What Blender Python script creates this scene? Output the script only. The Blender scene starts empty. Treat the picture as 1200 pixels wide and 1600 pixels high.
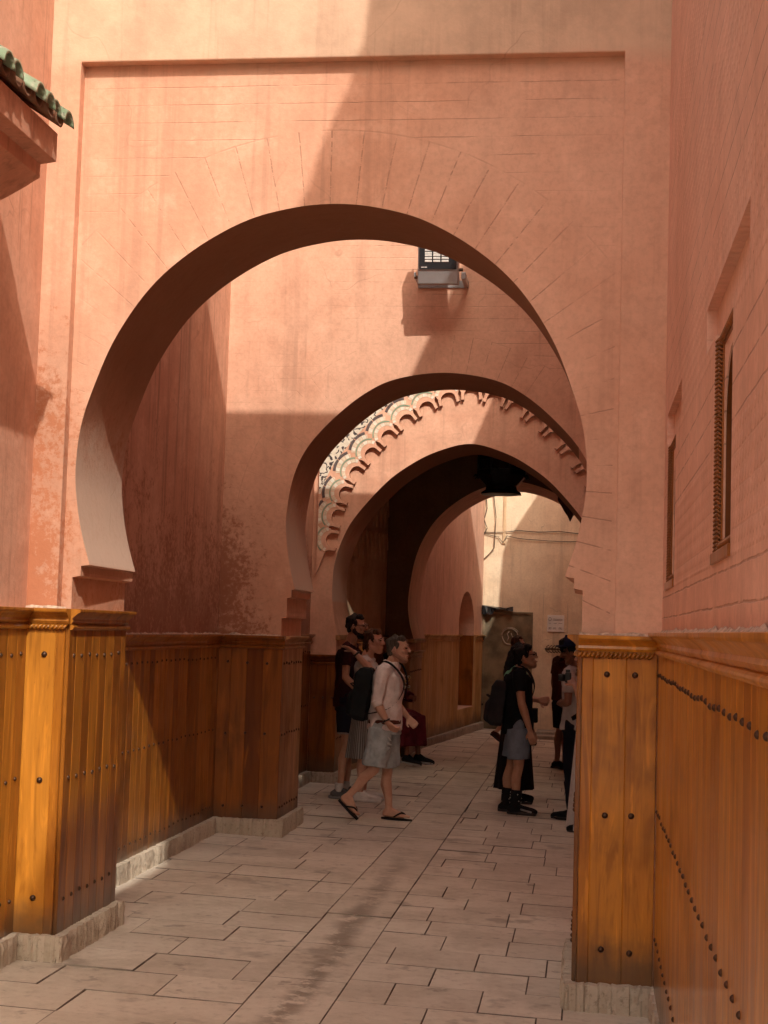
import bpy, bmesh, math, random
from mathutils import Vector, Matrix, noise as mnoise
random.seed(7)
R = math.radians
sc = bpy.context.scene
C = sc.collection
SUN = Vector((-1.0, 2.5, -2.45))          # the way the sunlight travels

def fz(x):                                 # the paving falls gently towards the right-hand side
    return -0.028 * max(-3.4, min(0.4, x))

# ------------------------------------------------------------------ node helpers
class NT:
    def __init__(s, name):
        s.m = bpy.data.materials.new(name); s.m.use_nodes = True
        s.t = s.m.node_tree; s.t.nodes.clear()
        s.out = s.n('ShaderNodeOutputMaterial'); s.b = s.n('ShaderNodeBsdfPrincipled')
        s.t.links.new(s.b.outputs[0], s.out.inputs[0])
        s._co = None
    def n(s, t, **kw):
        nd = s.t.nodes.new(t)
        for k, v in kw.items(): setattr(nd, k, v)
        return nd
    def put(s, sock, v):
        if isinstance(v, bpy.types.NodeSocket): s.t.links.new(v, sock)
        elif isinstance(v, (tuple, list)):
            v = tuple(v)
            if sock.type == 'RGBA' and len(v) == 3: v = v + (1,)
            sock.default_value = v
        else: sock.default_value = v
    @property
    def co(s):
        if s._co is None: s._co = s.n('ShaderNodeTexCoord').outputs['Object']
        return s._co
    def map(s, scale=(1, 1, 1), loc=(0, 0, 0), rot=(0, 0, 0), v=None):
        nd = s.n('ShaderNodeMapping'); s.put(nd.inputs[0], v or s.co)
        nd.inputs['Scale'].default_value = scale; nd.inputs['Location'].default_value = loc; nd.inputs['Rotation'].default_value = rot
        return nd.outputs[0]
    def noise(s, scale, detail=4, rough=.55, v=None, dist=0., col=False):
        nd = s.n('ShaderNodeTexNoise'); s.put(nd.inputs['Vector'], v or s.co)
        nd.inputs['Scale'].default_value = scale; nd.inputs['Detail'].default_value = detail
        nd.inputs['Roughness'].default_value = rough; nd.inputs['Distortion'].default_value = dist
        return nd.outputs['Color' if col else 'Fac']
    def vor(s, scale, v=None, feature='DISTANCE_TO_EDGE', out='Distance', rnd=1.):
        nd = s.n('ShaderNodeTexVoronoi', feature=feature); s.put(nd.inputs['Vector'], v or s.co)
        nd.inputs['Scale'].default_value = scale; nd.inputs['Randomness'].default_value = rnd
        return nd.outputs[out]
    def m_(s, op, a, b=0., c=0., clamp=False):
        nd = s.n('ShaderNodeMath', operation=op, use_clamp=clamp)
        for i, v in enumerate((a, b, c)): s.put(nd.inputs[i], v)
        return nd.outputs[0]
    def ss(s, v, lo, hi, a=0., b=1.):       # smoothstep remap
        nd = s.n('ShaderNodeMapRange', interpolation_type='SMOOTHSTEP'); s.put(nd.inputs[0], v)
        for i, x in ((1, lo), (2, hi), (3, a), (4, b)): s.put(nd.inputs[i], x)
        return nd.outputs[0]
    def mix(s, f, a, b, mode='MIX'):
        nd = s.n('ShaderNodeMix', data_type='RGBA', blend_type=mode, clamp_factor=True)
        s.put(nd.inputs[0], f); s.put(nd.inputs[6], a); s.put(nd.inputs[7], b)
        return nd.outputs[2]
    def xyz(s, v=None):
        nd = s.n('ShaderNodeSeparateXYZ'); s.put(nd.inputs[0], v or s.co); return nd.outputs
    def attr(s, name):
        return s.n('ShaderNodeAttribute', attribute_name=name).outputs['Fac']
    def bump(s, h, strength=.5, dist=.01, prev=None):
        nd = s.n('ShaderNodeBump'); s.put(nd.inputs['Height'], h)
        nd.inputs['Strength'].default_value = strength; nd.inputs['Distance'].default_value = dist
        if prev is not None: s.put(nd.inputs['Normal'], prev)
        return nd.outputs[0]
    def fin(s, col, rough=.8, nrm=None, metal=0., spec=.5, coat=0., coatr=.1, emit=None):
        s.put(s.b.inputs['Base Color'], col); s.put(s.b.inputs['Roughness'], rough)
        if nrm is not None: s.put(s.b.inputs['Normal'], nrm)
        s.put(s.b.inputs['Metallic'], metal); s.put(s.b.inputs['Specular IOR Level'], spec)
        s.put(s.b.inputs['Coat Weight'], coat); s.put(s.b.inputs['Coat Roughness'], coatr)
        return s.m

def plaster(name, a, b, stain=(.23, .075, .035), stain_shade_box=None, streak=.35, top=None, topz=99, arch=None, crack=.35,
            relief=False, low=None, under=False):
    s = NT(name)
    n1 = s.noise(.7, 4, .6); n2 = s.noise(4.5, 5, .68); n3 = s.noise(30, 4, .68)
    col = s.mix(s.ss(n1, .34, .66), a, tuple(c * k for c, k in zip(b, (.96, .92, .90))))
    col = s.mix(s.ss(n2, .5, .68, 0, .34), col, tuple(min(1, c * 1.17 + .03) for c in a))
    col = s.mix(s.ss(n2, .5, .32, 0, .30), col, tuple(c * .70 for c in b))
    col = s.mix(s.ss(n3, .40, .7, .0, .24), col, tuple(c * .6 for c in b))
    X = s.xyz()
    if top is not None:                                   # a band of another wash above a height
        tz = s.m_('ADD', X[2], s.m_('MULTIPLY', n2, .16))
        tcol = s.mix(s.ss(n2, .3, .7), top, tuple(c * .78 for c in top))
        col = s.mix(s.ss(tz, topz, topz + .12), col, tcol)
    st = s.noise(1, 5, .6, v=s.map((5.5, 5.5, .35))); st2 = s.noise(1, 4, .6, v=s.map((17, 17, .5), (3, 1, 2)))
    col = s.mix(s.ss(st, .50, .70, 0, streak), col, tuple(c * .5 for c in b))
    col = s.mix(s.m_('MULTIPLY', s.ss(st2, .54, .66, 0, streak * 1.2), s.ss(n1, .42, .58)), col, tuple(c * .40 for c in b))
    if stain_shade_box is not None:                             # rusty, blotchy rising damp over a broad darkening that stands in for shade
        x0, x1, z0, z1 = stain_shade_box
        nb = s.noise(2.4, 5, .7); nf = s.noise(26, 5, .75)
        mz = s.ss(X[2], z1, z0); mx = s.ss(X[0], x1, x0)
        mk = s.m_('MULTIPLY', mz, mx)
        col = s.mix(s.m_('MULTIPLY', mk, .55), col, tuple(.5 * c + .12 * d for c, d in zip(b, stain)))
        f = s.ss(s.m_('ADD', s.m_('MULTIPLY', mk, .75), s.m_('MULTIPLY', s.m_('SUBTRACT', s.m_('MULTIPLY_ADD', nf, .55, s.m_('MULTIPLY', nb, .45)), .5), 2.6)), .36, .66, 0, .70)
        col = s.mix(f, col, stain)
    if low is not None:                                   # soiling just above the panelling
        f = s.m_('MULTIPLY', s.ss(X[2], low + .75, low), s.ss(n2, .38, .66))
        col = s.mix(s.m_('MULTIPLY', f, .55), col, tuple(c * .62 for c in b))
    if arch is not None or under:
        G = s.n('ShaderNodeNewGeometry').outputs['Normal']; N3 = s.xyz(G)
        under_shade = s.m_('MULTIPLY', s.ss(s.m_('ABSOLUTE', N3[1]), .6, .3), s.ss(s.m_('ADD', X[2], s.m_('MULTIPLY', n2, .5)), 2.75, 3.45, .12, .80))  # painted shade on arch undersides and carved edges, stronger higher up
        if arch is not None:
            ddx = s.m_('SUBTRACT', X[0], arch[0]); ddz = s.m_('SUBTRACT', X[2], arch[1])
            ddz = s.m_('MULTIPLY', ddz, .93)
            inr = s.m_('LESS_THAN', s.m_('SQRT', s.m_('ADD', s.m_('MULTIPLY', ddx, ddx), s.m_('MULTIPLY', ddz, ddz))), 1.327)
            under_shade = s.m_('MULTIPLY', under_shade, inr)
        col = s.mix(under_shade, col, (.20, .085, .036))
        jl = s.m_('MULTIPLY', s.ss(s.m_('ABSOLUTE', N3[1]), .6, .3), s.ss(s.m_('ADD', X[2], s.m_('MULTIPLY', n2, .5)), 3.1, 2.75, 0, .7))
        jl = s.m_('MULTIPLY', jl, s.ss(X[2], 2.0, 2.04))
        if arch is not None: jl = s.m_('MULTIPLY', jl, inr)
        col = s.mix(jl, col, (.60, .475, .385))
    # hairline cracks
    wv = s.n('ShaderNodeMixRGB'); wv.blend_type = 'ADD'; wv.inputs[0].default_value = .35
    s.put(wv.inputs[1], s.co); s.put(wv.inputs[2], s.noise(3, 2, .6, col=True))
    cr = s.vor(1.5, v=wv.outputs[0])
    cm = s.m_('MULTIPLY', s.ss(cr, .009, .001), s.ss(s.noise(1.3, 3), .50, .66))
    col = s.mix(s.m_('MULTIPLY', cm, crack), col, tuple(c * .45 for c in b))
    h = s.m_('ADD', s.m_('MULTIPLY', n2, .7), s.m_('MULTIPLY', n3, .45))
    grv = None
    br = s.noise(1, 3, .6, v=s.map((7, 7, 40), (1.7, 0, 5)))
    if arch is not None:                                  # incised joints: level courses, radiating voussoirs
        cx, cz, rr, step = arch
        dx = s.m_('SUBTRACT', X[0], cx); dz = s.m_('SUBTRACT', X[2], cz)
        rad = s.m_('SQRT', s.m_('ADD', s.m_('MULTIPLY', dx, dx), s.m_('MULTIPLY', dz, dz)))
        ang = s.m_('ARCTAN2', dz, dx)
        def saw(v, per, w):
            q = s.m_('ABSOLUTE', s.m_('SUBTRACT', s.m_('FRACT', s.m_('DIVIDE', v, per)), .5))
            return s.ss(q, w, w * .35)
        wob = s.m_('MULTIPLY', s.m_('SUBTRACT', n2, .5), .012)
        hor = saw(s.m_('ADD', X[2], wob), step, .034)
        radl = saw(s.m_('ADD', ang, s.m_('MULTIPLY', wob, .5)), .096, .03)
        inside = s.ss(rad, rr + .004, rr - .004)
        ringl = s.ss(s.m_('ABSOLUTE', s.m_('SUBTRACT', rad, rr)), .006, .002)
        g = s.m_('ADD', s.m_('MULTIPLY', hor, s.m_('SUBTRACT', 1., inside)), s.m_('MULTIPLY', radl, inside))
        g = s.m_('MULTIPLY', g, s.ss(br, .38, .54))
        g = s.m_('MULTIPLY', g, s.ss(s.m_('ADD', X[0], s.m_('MULTIPLY', n1, 1.2)), cx - .9, cx + .9, .22, 1.))
        g = s.m_('MULTIPLY', g, s.m_('GREATER_THAN', s.m_('ABSOLUTE', s.xyz(s.n('ShaderNodeNewGeometry').outputs['Normal'])[1]), .7))
        g = s.m_('MULTIPLY', g, s.ss(s.noise(1.1, 3, v=s.map((1, 1, 1), (8, 3, 1))), .36, .56, .12, 1))
        grv = s.m_('MAXIMUM', g, s.m_('MULTIPLY', ringl, s.ss(n2, .46, .60, 0, .35)))
        if topz < 90: grv = s.m_('MULTIPLY', grv, s.m_('LESS_THAN', s.m_('ABSOLUTE', s.m_('SUBTRACT', X[0], -1.246)), 1.36))
        if topz < 90: grv = s.m_('MULTIPLY', grv, s.ss(X[2], topz, topz - .06))
    if relief:                                            # long wall: joints, and bands of small pressed lozenges
        def saw2(v, per, w):
            q = s.m_('ABSOLUTE', s.m_('SUBTRACT', s.m_('FRACT', s.m_('DIVIDE', v, per)), .5))
            return s.ss(q, w, w * .3)
        wob = s.m_('MULTIPLY', s.m_('SUBTRACT', n2, .5), .014)
        zz = s.m_('ADD', X[2], wob)
        grv = s.m_('MULTIPLY', saw2(zz, .094, .05), s.ss(br, .34, .5))
        band = s.ss(s.m_('ABSOLUTE', s.m_('SUBTRACT', s.m_('FRACT', s.m_('DIVIDE', X[2], .62)), .42)), .27, .25)
        grv = s.m_('MULTIPLY', grv, s.m_('SUBTRACT', 1., s.m_('MULTIPLY', band, .8)))
        u = s.m_('MULTIPLY', X[1], 15.); w = s.m_('MULTIPLY', zz, 22.)
        p1 = s.m_('SINE', s.m_('MULTIPLY', s.m_('ADD', u, w), 3.1416)); p2 = s.m_('SINE', s.m_('MULTIPLY', s.m_('SUBTRACT', u, w), 3.1416))
        loz = s.m_('MULTIPLY', s.ss(s.m_('MULTIPLY', p1, p2), .05, .5), band)
        h = s.m_('ADD', h, s.m_('MULTIPLY', loz, 1.5))
        # a square-edged frame of courses round each band
    nr = s.bump(h, .34, .012)
    if grv is not None:
        col = s.mix(s.m_('MULTIPLY', grv, .48), col, tuple(c * .38 for c in b))
        nr = s.bump(s.m_('MULTIPLY', grv, -1.), .5, .006, nr)
    return s.fin(col, .86, nr, spec=.25)

def wood(name, a, b, d, gloss=.34, dirty=.35, axis=2, dull=0., knots=0.):
    s = NT(name)
    t = s.attr('tone')
    off = s.n('ShaderNodeCombineXYZ'); s.put(off.inputs[0], s.m_('MULTIPLY', t, 37.)); s.put(off.inputs[1], s.m_('MULTIPLY', t, 53.)); s.put(off.inputs[2], s.m_('MULTIPLY', t, 91.))
    def v(sc_):
        q = s.n('ShaderNodeVectorMath', operation='ADD'); s.put(q.inputs[0], s.map(sc_)); s.put(q.inputs[1], off.outputs[0]); return q.outputs[0]
    fine = s.noise(1., 3, .6, v=v((75, 75, 1.6)))
    g = s.noise(1., 4, .62, v=v((17, 17, .55)), dist=.6)
    fig = s.noise(1., 3, .55, v=v((6.5, 6.5, .9)), dist=2.2 + 2.5 * knots)
    blot = s.noise(1.7, 4, .6)
    lt = tuple(min(1, c * 1.45) for c in a)
    col = s.mix(s.ss(t, .08, .92), a, b)
    col = s.mix(s.ss(g, .45, .70, 0, .34), col, d)
    col = s.mix(s.ss(fig, .50, .70, 0, .45), col, tuple(c * .8 for c in d))
    col = s.mix(s.ss(fig, .46, .30, 0, .55), col, lt)
    col = s.mix(s.ss(fine, .50, .75, 0, .16), col, tuple(c * .6 for c in d))
    col = s.mix(s.ss(blot, .52, .74, 0, .55), col, tuple(c * .62 for c in d))
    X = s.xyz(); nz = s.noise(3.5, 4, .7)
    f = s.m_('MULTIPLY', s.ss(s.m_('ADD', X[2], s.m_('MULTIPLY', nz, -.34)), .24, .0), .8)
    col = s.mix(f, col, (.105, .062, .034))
    k = s.noise(48, 3, .7)
    col = s.mix(s.ss(k, .66, .76, 0, dirty), col, (.05, .022, .008))
    nr = s.bump(s.m_('ADD', g, s.m_('MULTIPLY', fine, .5)), .16, .004)
    ro = s.ss(blot, .3, .7, gloss - .04, gloss + .2)
    return s.fin(col, ro, nr, spec=.25, coat=.55 * (1 - dull), coatr=.16)

def simple(name, c, rough=.6, var=.25, scale=8, metal=0., bump=.15, bs=60, spec=.5, coat=0.):
    s = NT(name)
    n = s.noise(scale, 4, .6)
    col = s.mix(s.ss(n, .3, .7), tuple(x * (1 - var) for x in c), tuple(min(1, x * (1 + var)) for x in c))
    nr = s.bump(s.noise(bs, 4, .6), bump, .004)
    return s.fin(col, rough, nr, metal, spec, coat)

def fabric(name, c, var=.18, rough=.9, stripes=None):
    s = NT(name)
    n = s.noise(9, 5, .6); f = s.noise(160, 2, .6)
    col = s.mix(s.ss(n, .3, .7), tuple(x * (1 - var) for x in c), tuple(min(1, x * (1 + var)) for x in c))
    col = s.mix(s.ss(f, .3, .7, 0, .25), col, tuple(x * .7 for x in c))
    if stripes:
        X = s.xyz(); q = s.m_('FRACT', s.m_('MULTIPLY', s.m_('ARCTAN2', X[1], X[0]), stripes[0]))
        col = s.mix(s.ss(q, .55, .6), col, stripes[1])
    nr = s.bump(s.m_('ADD', n, s.m_('MULTIPLY', f, .3)), .35, .006)
    nd = s.fin(col, rough, nr, spec=.15)
    return nd

def stone(name, a, b):
    s = NT(name)
    t = s.attr('tone'); n = s.noise(9, 5, .7); n2 = s.noise(38, 5, .7)
    col = s.mix(s.m_('MULTIPLY_ADD', n, .6, s.m_('MULTIPLY', t, .4)), a, b)
    col = s.mix(s.ss(n2, .52, .7, 0, .55), col, tuple(c * .4 for c in a))
    col = s.mix(s.ss(s.noise(2.5, 4), .52, .7, 0, .5), col, tuple(c * .45 for c in a))
    return s.fin(col, .9, s.bump(s.m_('ADD', n, s.m_('MULTIPLY', n2, .6)), .7, .02), spec=.2)

def paving_mat():
    s = NT('paving_stone')
    t = s.attr('tone'); n = s.noise(2.1, 5, .66); n2 = s.noise(17, 4, .68); n3 = s.noise(90, 4, .6)
    a, b = (.56, .50, .415), (.72, .655, .555)
    col = s.mix(t, a, b)
    col = s.mix(s.ss(n, .42, .66, 0, .55), col, (.45, .39, .31))
    col = s.mix(s.ss(n2, .5, .72, 0, .40), col, (.33, .275, .21))
    col = s.mix(s.ss(n2, .46, .28, 0, .35), col, (.78, .72, .62))
    X = s.xyz()
    # spilled-water trail along the middle strip, and damp blotches
    wx = s.m_('ABSOLUTE', s.m_('ADD', X[0], s.m_('ADD', 1.30, s.m_('MULTIPLY', s.m_('SUBTRACT', s.noise(.9, 3), .5), .34))))
    trail = s.m_('MULTIPLY', s.ss(wx, .11, .015), s.ss(s.noise(7.5, 4, .72), .40, .52))
    trail = s.m_('MULTIPLY', trail, s.ss(X[1], 13.2, 9.0))
    blot = s.ss(s.noise(1.9, 4, .6, v=s.map((1, 1, 1), (4.3, 1.7, 0))), .60, .68)
    blot2 = s.m_('MULTIPLY', s.ss(s.noise(5.5, 4, .6, v=s.map((1, 1, 1), (9.3, 2.7, 0))), .63, .70), .8)
    w = s.m_('MAXIMUM', trail, s.m_('MAXIMUM', s.m_('MULTIPLY', blot, .8), blot2))
    col = s.mix(s.m_('MULTIPLY', w, .66), col, (.15, .115, .085))
    sp = s.ss(s.noise(60, 3, .8), .70, .76)
    col = s.mix(s.m_('MULTIPLY', sp, .5), col, (.08, .06, .05))
    col = s.mix(s.m_('MULTIPLY', s.m_('LESS_THAN', t, -.5), s.ss(s.noise(2.6, 4, .7), .36, .60, .45, 1.)), col, (.16, .125, .098))
    nr = s.bump(s.m_('ADD', s.m_('MULTIPLY', n2, .8), s.m_('MULTIPLY', n3, .35)), .4, .006)
    ro = s.m_('SUBTRACT', s.ss(n, .3, .7, .5, .72), s.m_('MULTIPLY', w, .16))
    return s.fin(col, ro, nr, spec=.4)

# ------------------------------------------------------------------ materials
PINK_A, PINK_B = (.74, .44, .31), (.67, .36, .245)
M = {}
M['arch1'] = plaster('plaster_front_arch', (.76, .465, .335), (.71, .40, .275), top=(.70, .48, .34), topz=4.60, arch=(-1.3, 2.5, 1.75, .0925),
                     stain=(.46, .155, .065), stain_shade_box=(-2.9, -2.2, 2.4, 3.7), streak=.16)
M['arch2'] = plaster('plaster_second_arch', (.75, .45, .32), (.69, .38, .26), arch=(-1.23, 2.5, 1.62, .10), stain=(.27, .085, .038), stain_shade_box=(-3.1, -2.15, 1.8, 3.75), streak=.25)
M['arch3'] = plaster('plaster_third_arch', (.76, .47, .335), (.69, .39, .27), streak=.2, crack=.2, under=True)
M['pink'] = plaster('plaster_pink', PINK_A, PINK_B, low=1.65, streak=.5, stain=(.26, .10, .06), stain_shade_box=(-3.1, -2.4, 1.2, 4.2))
M['pink_near'] = plaster('plaster_pink_near', (.73, .43, .31), (.67, .36, .245), streak=.3, crack=.5)
M['relief'] = plaster('plaster_incised', (.82, .52, .40), (.78, .47, .35), relief=True, streak=.12, crack=.15)
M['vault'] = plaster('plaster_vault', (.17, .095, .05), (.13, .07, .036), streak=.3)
M['yellow'] = plaster('plaster_yellow', (.84, .71, .53), (.78, .63, .45), streak=.3, crack=.6)
M['far_pink'] = plaster('plaster_far_pink', (.76, .51, .39), (.70, .44, .33), low=1.6, streak=.3)
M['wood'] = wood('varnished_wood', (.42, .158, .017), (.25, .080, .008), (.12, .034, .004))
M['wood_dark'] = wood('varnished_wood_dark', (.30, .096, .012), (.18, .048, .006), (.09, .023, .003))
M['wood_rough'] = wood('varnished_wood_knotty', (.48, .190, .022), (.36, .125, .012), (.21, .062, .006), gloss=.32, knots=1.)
M['wood_right'] = wood('varnished_wood_right', (.64, .270, .026), (.47, .170, .013), (.27, .080, .007))  # wood copy with its colour brightened to offset the weak light here
M['wood_pier'] = wood('varnished_wood_right_pier', (.58, .235, .024), (.43, .145, .012), (.21, .057, .005), gloss=.32, knots=1.)  # knotty copy, colour brightened likewise for the dim right pier
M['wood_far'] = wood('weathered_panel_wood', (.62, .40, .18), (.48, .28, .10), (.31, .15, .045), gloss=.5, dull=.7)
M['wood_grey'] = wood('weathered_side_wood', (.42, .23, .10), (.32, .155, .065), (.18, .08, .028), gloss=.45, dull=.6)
M['stone'] = stone('split_stone', (.40, .33, .25), (.60, .52, .42))
M['kerb'] = stone('kerb_stone', (.36, .31, .25), (.45, .39, .32))
M['paving'] = paving_mat()
M['earth'] = simple('joint_earth', (.06, .045, .034), .95, .4)
M['sand'] = simple('sandy_ground', (.52, .40, .29), .95, .2, 3)
M['iron'] = simple('dark_iron', (.075, .038, .022), .45, .4, 40, .6)
M['lantern'] = simple('lantern_metal', (.012, .010, .009), .4, .4, 20, .7)
M['lantern_red'] = simple('lantern_red_metal', (.06, .018, .012), .4, .3, 20, .3)
M['glass_dark'] = simple('lantern_glass', (.02, .017, .012), .12, .3, 6)
M['black'] = simple('black_plastic', (.014, .014, .016), .4, .2)
M['alu'] = simple('grey_aluminium', (.42, .43, .45), .38, .08, 5, .75, .04)
M['led'] = simple('led_lens', (.80, .81, .78), .25, .06, 30, .1)
M['lens_glass'] = simple('front_glass', (.03, .035, .04), .06, .1, 3, 0, .02)
M['white'] = simple('white_paint', (.78, .76, .73), .6, .06)
M['ink'] = simple('grey_ink', (.27, .25, .25), .8, .1)
M['sheet'] = simple('olive_sheet_metal', (.19, .145, .090), .5, .4, 3.5, .15, .5, 6)
M['chalk'] = simple('chalk_paint', (.40, .36, .29), .9, .2)
M['cable'] = simple('cable', (.10, .075, .055), .7, .3)
M['conduit'] = simple('conduit_paint', (.58, .42, .26), .7, .1)

def tile_mat():
    s = NT('green_roof_tile')
    n = s.noise(14, 4, .7); n2 = s.noise(5, 4)
    col = s.mix(s.ss(n2, .3, .7), (.15, .245, .15), (.27, .36, .24))
    col = s.mix(s.ss(n, .50, .66, 0, .75), col, (.50, .46, .35))
    col = s.mix(s.ss(s.noise(30, 5), .60, .72, 0, .8), col, (.07, .06, .045))
    return s.fin(col, s.ss(n, .3, .7, .25, .6), s.bump(n, .5, .006), spec=.5)
M['tile'] = tile_mat()
def tile_in():
    s = NT('tile_clay'); n = s.noise(12, 5)
    return s.fin(s.mix(s.ss(n, .3, .7), (.16, .075, .04), (.28, .15, .09)), .9, s.bump(n, .5, .01))
M['clay'] = tile_in()
def arabesque():
    s = NT('zellige_spandrel')
    v = s.map((1, 1, 1), rot=(R(90), 0, 0))
    wv = s.n('ShaderNodeMixRGB'); wv.blend_type = 'ADD'; wv.inputs[0].default_value = .16
    s.put(wv.inputs[1], s.co); s.put(wv.inputs[2], s.noise(9, 2, .5, col=True))
    d = s.vor(7.5, v=wv.outputs[0]); d2 = s.vor(15, v=wv.outputs[0], feature='F1')
    curls = s.m_('MAXIMUM', s.ss(s.m_('ABSOLUTE', s.m_('SUBTRACT', d, .17)), .055, .04), s.ss(d2, .27, .24))
    grout = s.ss(s.vor(12, feature='DISTANCE_TO_EDGE'), .03, .015)
    n = s.noise(20, 5)
    col = s.mix(s.ss(n, .3, .7), (.62, .56, .46), (.74, .70, .60))
    col = s.mix(s.m_('MULTIPLY', grout, .35), col, (.42, .36, .28))
    col = s.mix(curls, col, (.055, .045, .05))
    return s.fin(col, .35, s.bump(n, .2, .005))
M['arabesque'] = arabesque()
M['tile_white'] = simple('glazed_cream_tile', (.76, .72, .62), .32, .12, 30)
M['tile_sand'] = simple('glazed_sand_tile', (.70, .60, .46), .4, .15, 30)
M['tile_green'] = simple('glazed_green_tile', (.24, .36, .26), .3, .2, 30)
M['tile_black'] = simple('glazed_black_tile', (.11, .09, .09), .3, .3, 30)

# ------------------------------------------------------------------ mesh helpers
class MB:
    def __init__(s): s.v = []; s.f = []; s.t = []; s.mi = []
    def add(s, vs, fs, tone=.5, mi=0):
        o = len(s.v); s.v += [tuple(v) for v in vs]
        for f in fs: s.f.append(tuple(i + o for i in f)); s.t.append(tone); s.mi.append(mi)
        return s
    def box(s, x0, x1, y0, y1, z0, z1, tone=.5, mi=0):
        vs = [(x, y, z) for z in (z0, z1) for y in (y0, y1) for x in (x0, x1)]
        return s.add(vs, [(0, 2, 3, 1), (4, 5, 7, 6), (0, 1, 5, 4), (2, 6, 7, 3), (0, 4, 6, 2), (1, 3, 7, 5)], tone, mi)
    def prism(s, poly, fn, d0, d1, tone=.5, mi=0):          # poly of (a,b); fn(a,b,d) -> xyz
        n = len(poly)
        vs = [fn(a, b, d0) for a, b in poly] + [fn(a, b, d1) for a, b in poly]
        fs = [tuple(range(n))[::-1], tuple(range(n, 2 * n))] + [(i, (i + 1) % n, n + (i + 1) % n, n + i) for i in range(n)]
        return s.add(vs, fs, tone, mi)
    def tube(s, pts, r, n=8, tone=.5, mi=0, closed=False):
        pts = [Vector(p) for p in pts]; m = len(pts); vs = []; fs = []
        for i, p in enumerate(pts):
            a = pts[(i - 1) % m if closed else max(i - 1, 0)]; b = pts[(i + 1) % m if closed else min(i + 1, m - 1)]
            t = (b - a).normalized(); u = t.cross(Vector((0, 0, 1)))
            if u.length < 1e-3: u = t.cross(Vector((0, 1, 0)))
            u.normalize(); w = t.cross(u); rr = r[i] if isinstance(r, (list, tuple)) else r
            vs += [p + (u * math.cos(2 * math.pi * k / n) + w * math.sin(2 * math.pi * k / n)) * rr for k in range(n)]
        for i in range(m if closed else m - 1):
            j = (i + 1) % m
            fs += [(i * n + k, i * n + (k + 1) % n, j * n + (k + 1) % n, j * n + k) for k in range(n)]
        if not closed: fs += [tuple(range(n))[::-1], tuple(range((m - 1) * n, m * n))]
        return s.add(vs, fs, tone, mi)
    def lathe(s, prof, c, n=16, tone=.5, mi=0, rot=0.):       # prof of (r,z)
        vs = []; fs = []; m = len(prof)
        for r_, z in prof: vs += [(c[0] + r_ * math.cos(rot + 2 * math.pi * k / n), c[1] + r_ * math.sin(rot + 2 * math.pi * k / n), c[2] + z) for k in range(n)]
        for i in range(m - 1): fs += [(i * n + k, i * n + (k + 1) % n, (i + 1) * n + (k + 1) % n, (i + 1) * n + k) for k in range(n)]
        fs += [tuple(range(n))[::-1], tuple(range((m - 1) * n, m * n))]
        return s.add(vs, fs, tone, mi)

def mesh_of(name, mb, mats, smooth=False):
    me = bpy.data.meshes.new(name); me.from_pydata(mb.v, [], mb.f)
    for m in (mats if isinstance(mats, (list, tuple)) else [mats]): me.materials.append(m)
    at = me.attributes.new('tone', 'FLOAT', 'FACE'); at.data.foreach_set('value', mb.t)
    me.polygons.foreach_set('material_index', mb.mi)
    bm = bmesh.new(); bm.from_mesh(me); bmesh.ops.recalc_face_normals(bm, faces=bm.faces)
    bmesh.ops.triangulate(bm, faces=[f for f in bm.faces if len(f.verts) > 4], ngon_method='EAR_CLIP')
    bm.to_mesh(me); bm.free()
    if smooth: me.polygons.foreach_set('use_smooth', [True] * len(me.polygons))
    return me

def tag(o, label=None, cat=None, group=None, kind=None):
    if label: o['label'] = label
    if cat: o['category'] = cat
    if group: o['group'] = group
    if kind: o['kind'] = kind
    return o
def wloc(o):
    v = Vector(o.location)
    while o.parent: o = o.parent; v += Vector(o.location)
    return v
def put(name, me, parent=None):
    o = bpy.data.objects.new(name, me); C.objects.link(o)
    if parent is not None:
        o.parent = parent; o.location = -wloc(parent)
    return o
def obj(name, mb, mats, parent=None, bevel=0., smooth=False, seg=2, ang=40):
    o = put(name, mesh_of(name, mb, mats, smooth), parent)
    if bevel:
        b = o.modifiers.new('edge', 'BEVEL'); b.width = bevel; b.segments = seg; b.limit_method = 'ANGLE'; b.angle_limit = R(ang)
        b.harden_normals = False
    return o
def thing(name, label, cat, loc, group=None, kind='thing'):
    o = bpy.data.objects.new(name, None); C.objects.link(o); o.location = loc; o.empty_display_size = .2
    return tag(o, label, cat, group, kind)

def spline(pts, n=10):                       # Catmull-Rom through (a,b) points
    out = []; m = len(pts)
    for i in range(m - 1):
        p0 = pts[max(i - 1, 0)]; p1 = pts[i]; p2 = pts[i + 1]; p3 = pts[min(i + 2, m - 1)]
        for k in range(n):
            t = k / n
            out.append(tuple(.5 * ((2 * p1[j]) + (-p0[j] + p2[j]) * t + (2 * p0[j] - 5 * p1[j] + 4 * p2[j] - p3[j]) * t * t + (-p0[j] + 3 * p1[j] - 3 * p2[j] + p3[j]) * t ** 3) for j in (0, 1)))
    out.append(pts[-1]); return out

def hspline(pts, n):                         # left half of an arch, its tangent level at the crown
    c = pts[-1][0]; full = pts + [(2 * c - x, z) for x, z in reversed(pts[:-1])]
    return spline(full, n)[:(len(pts) - 1) * n + 1]
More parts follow.
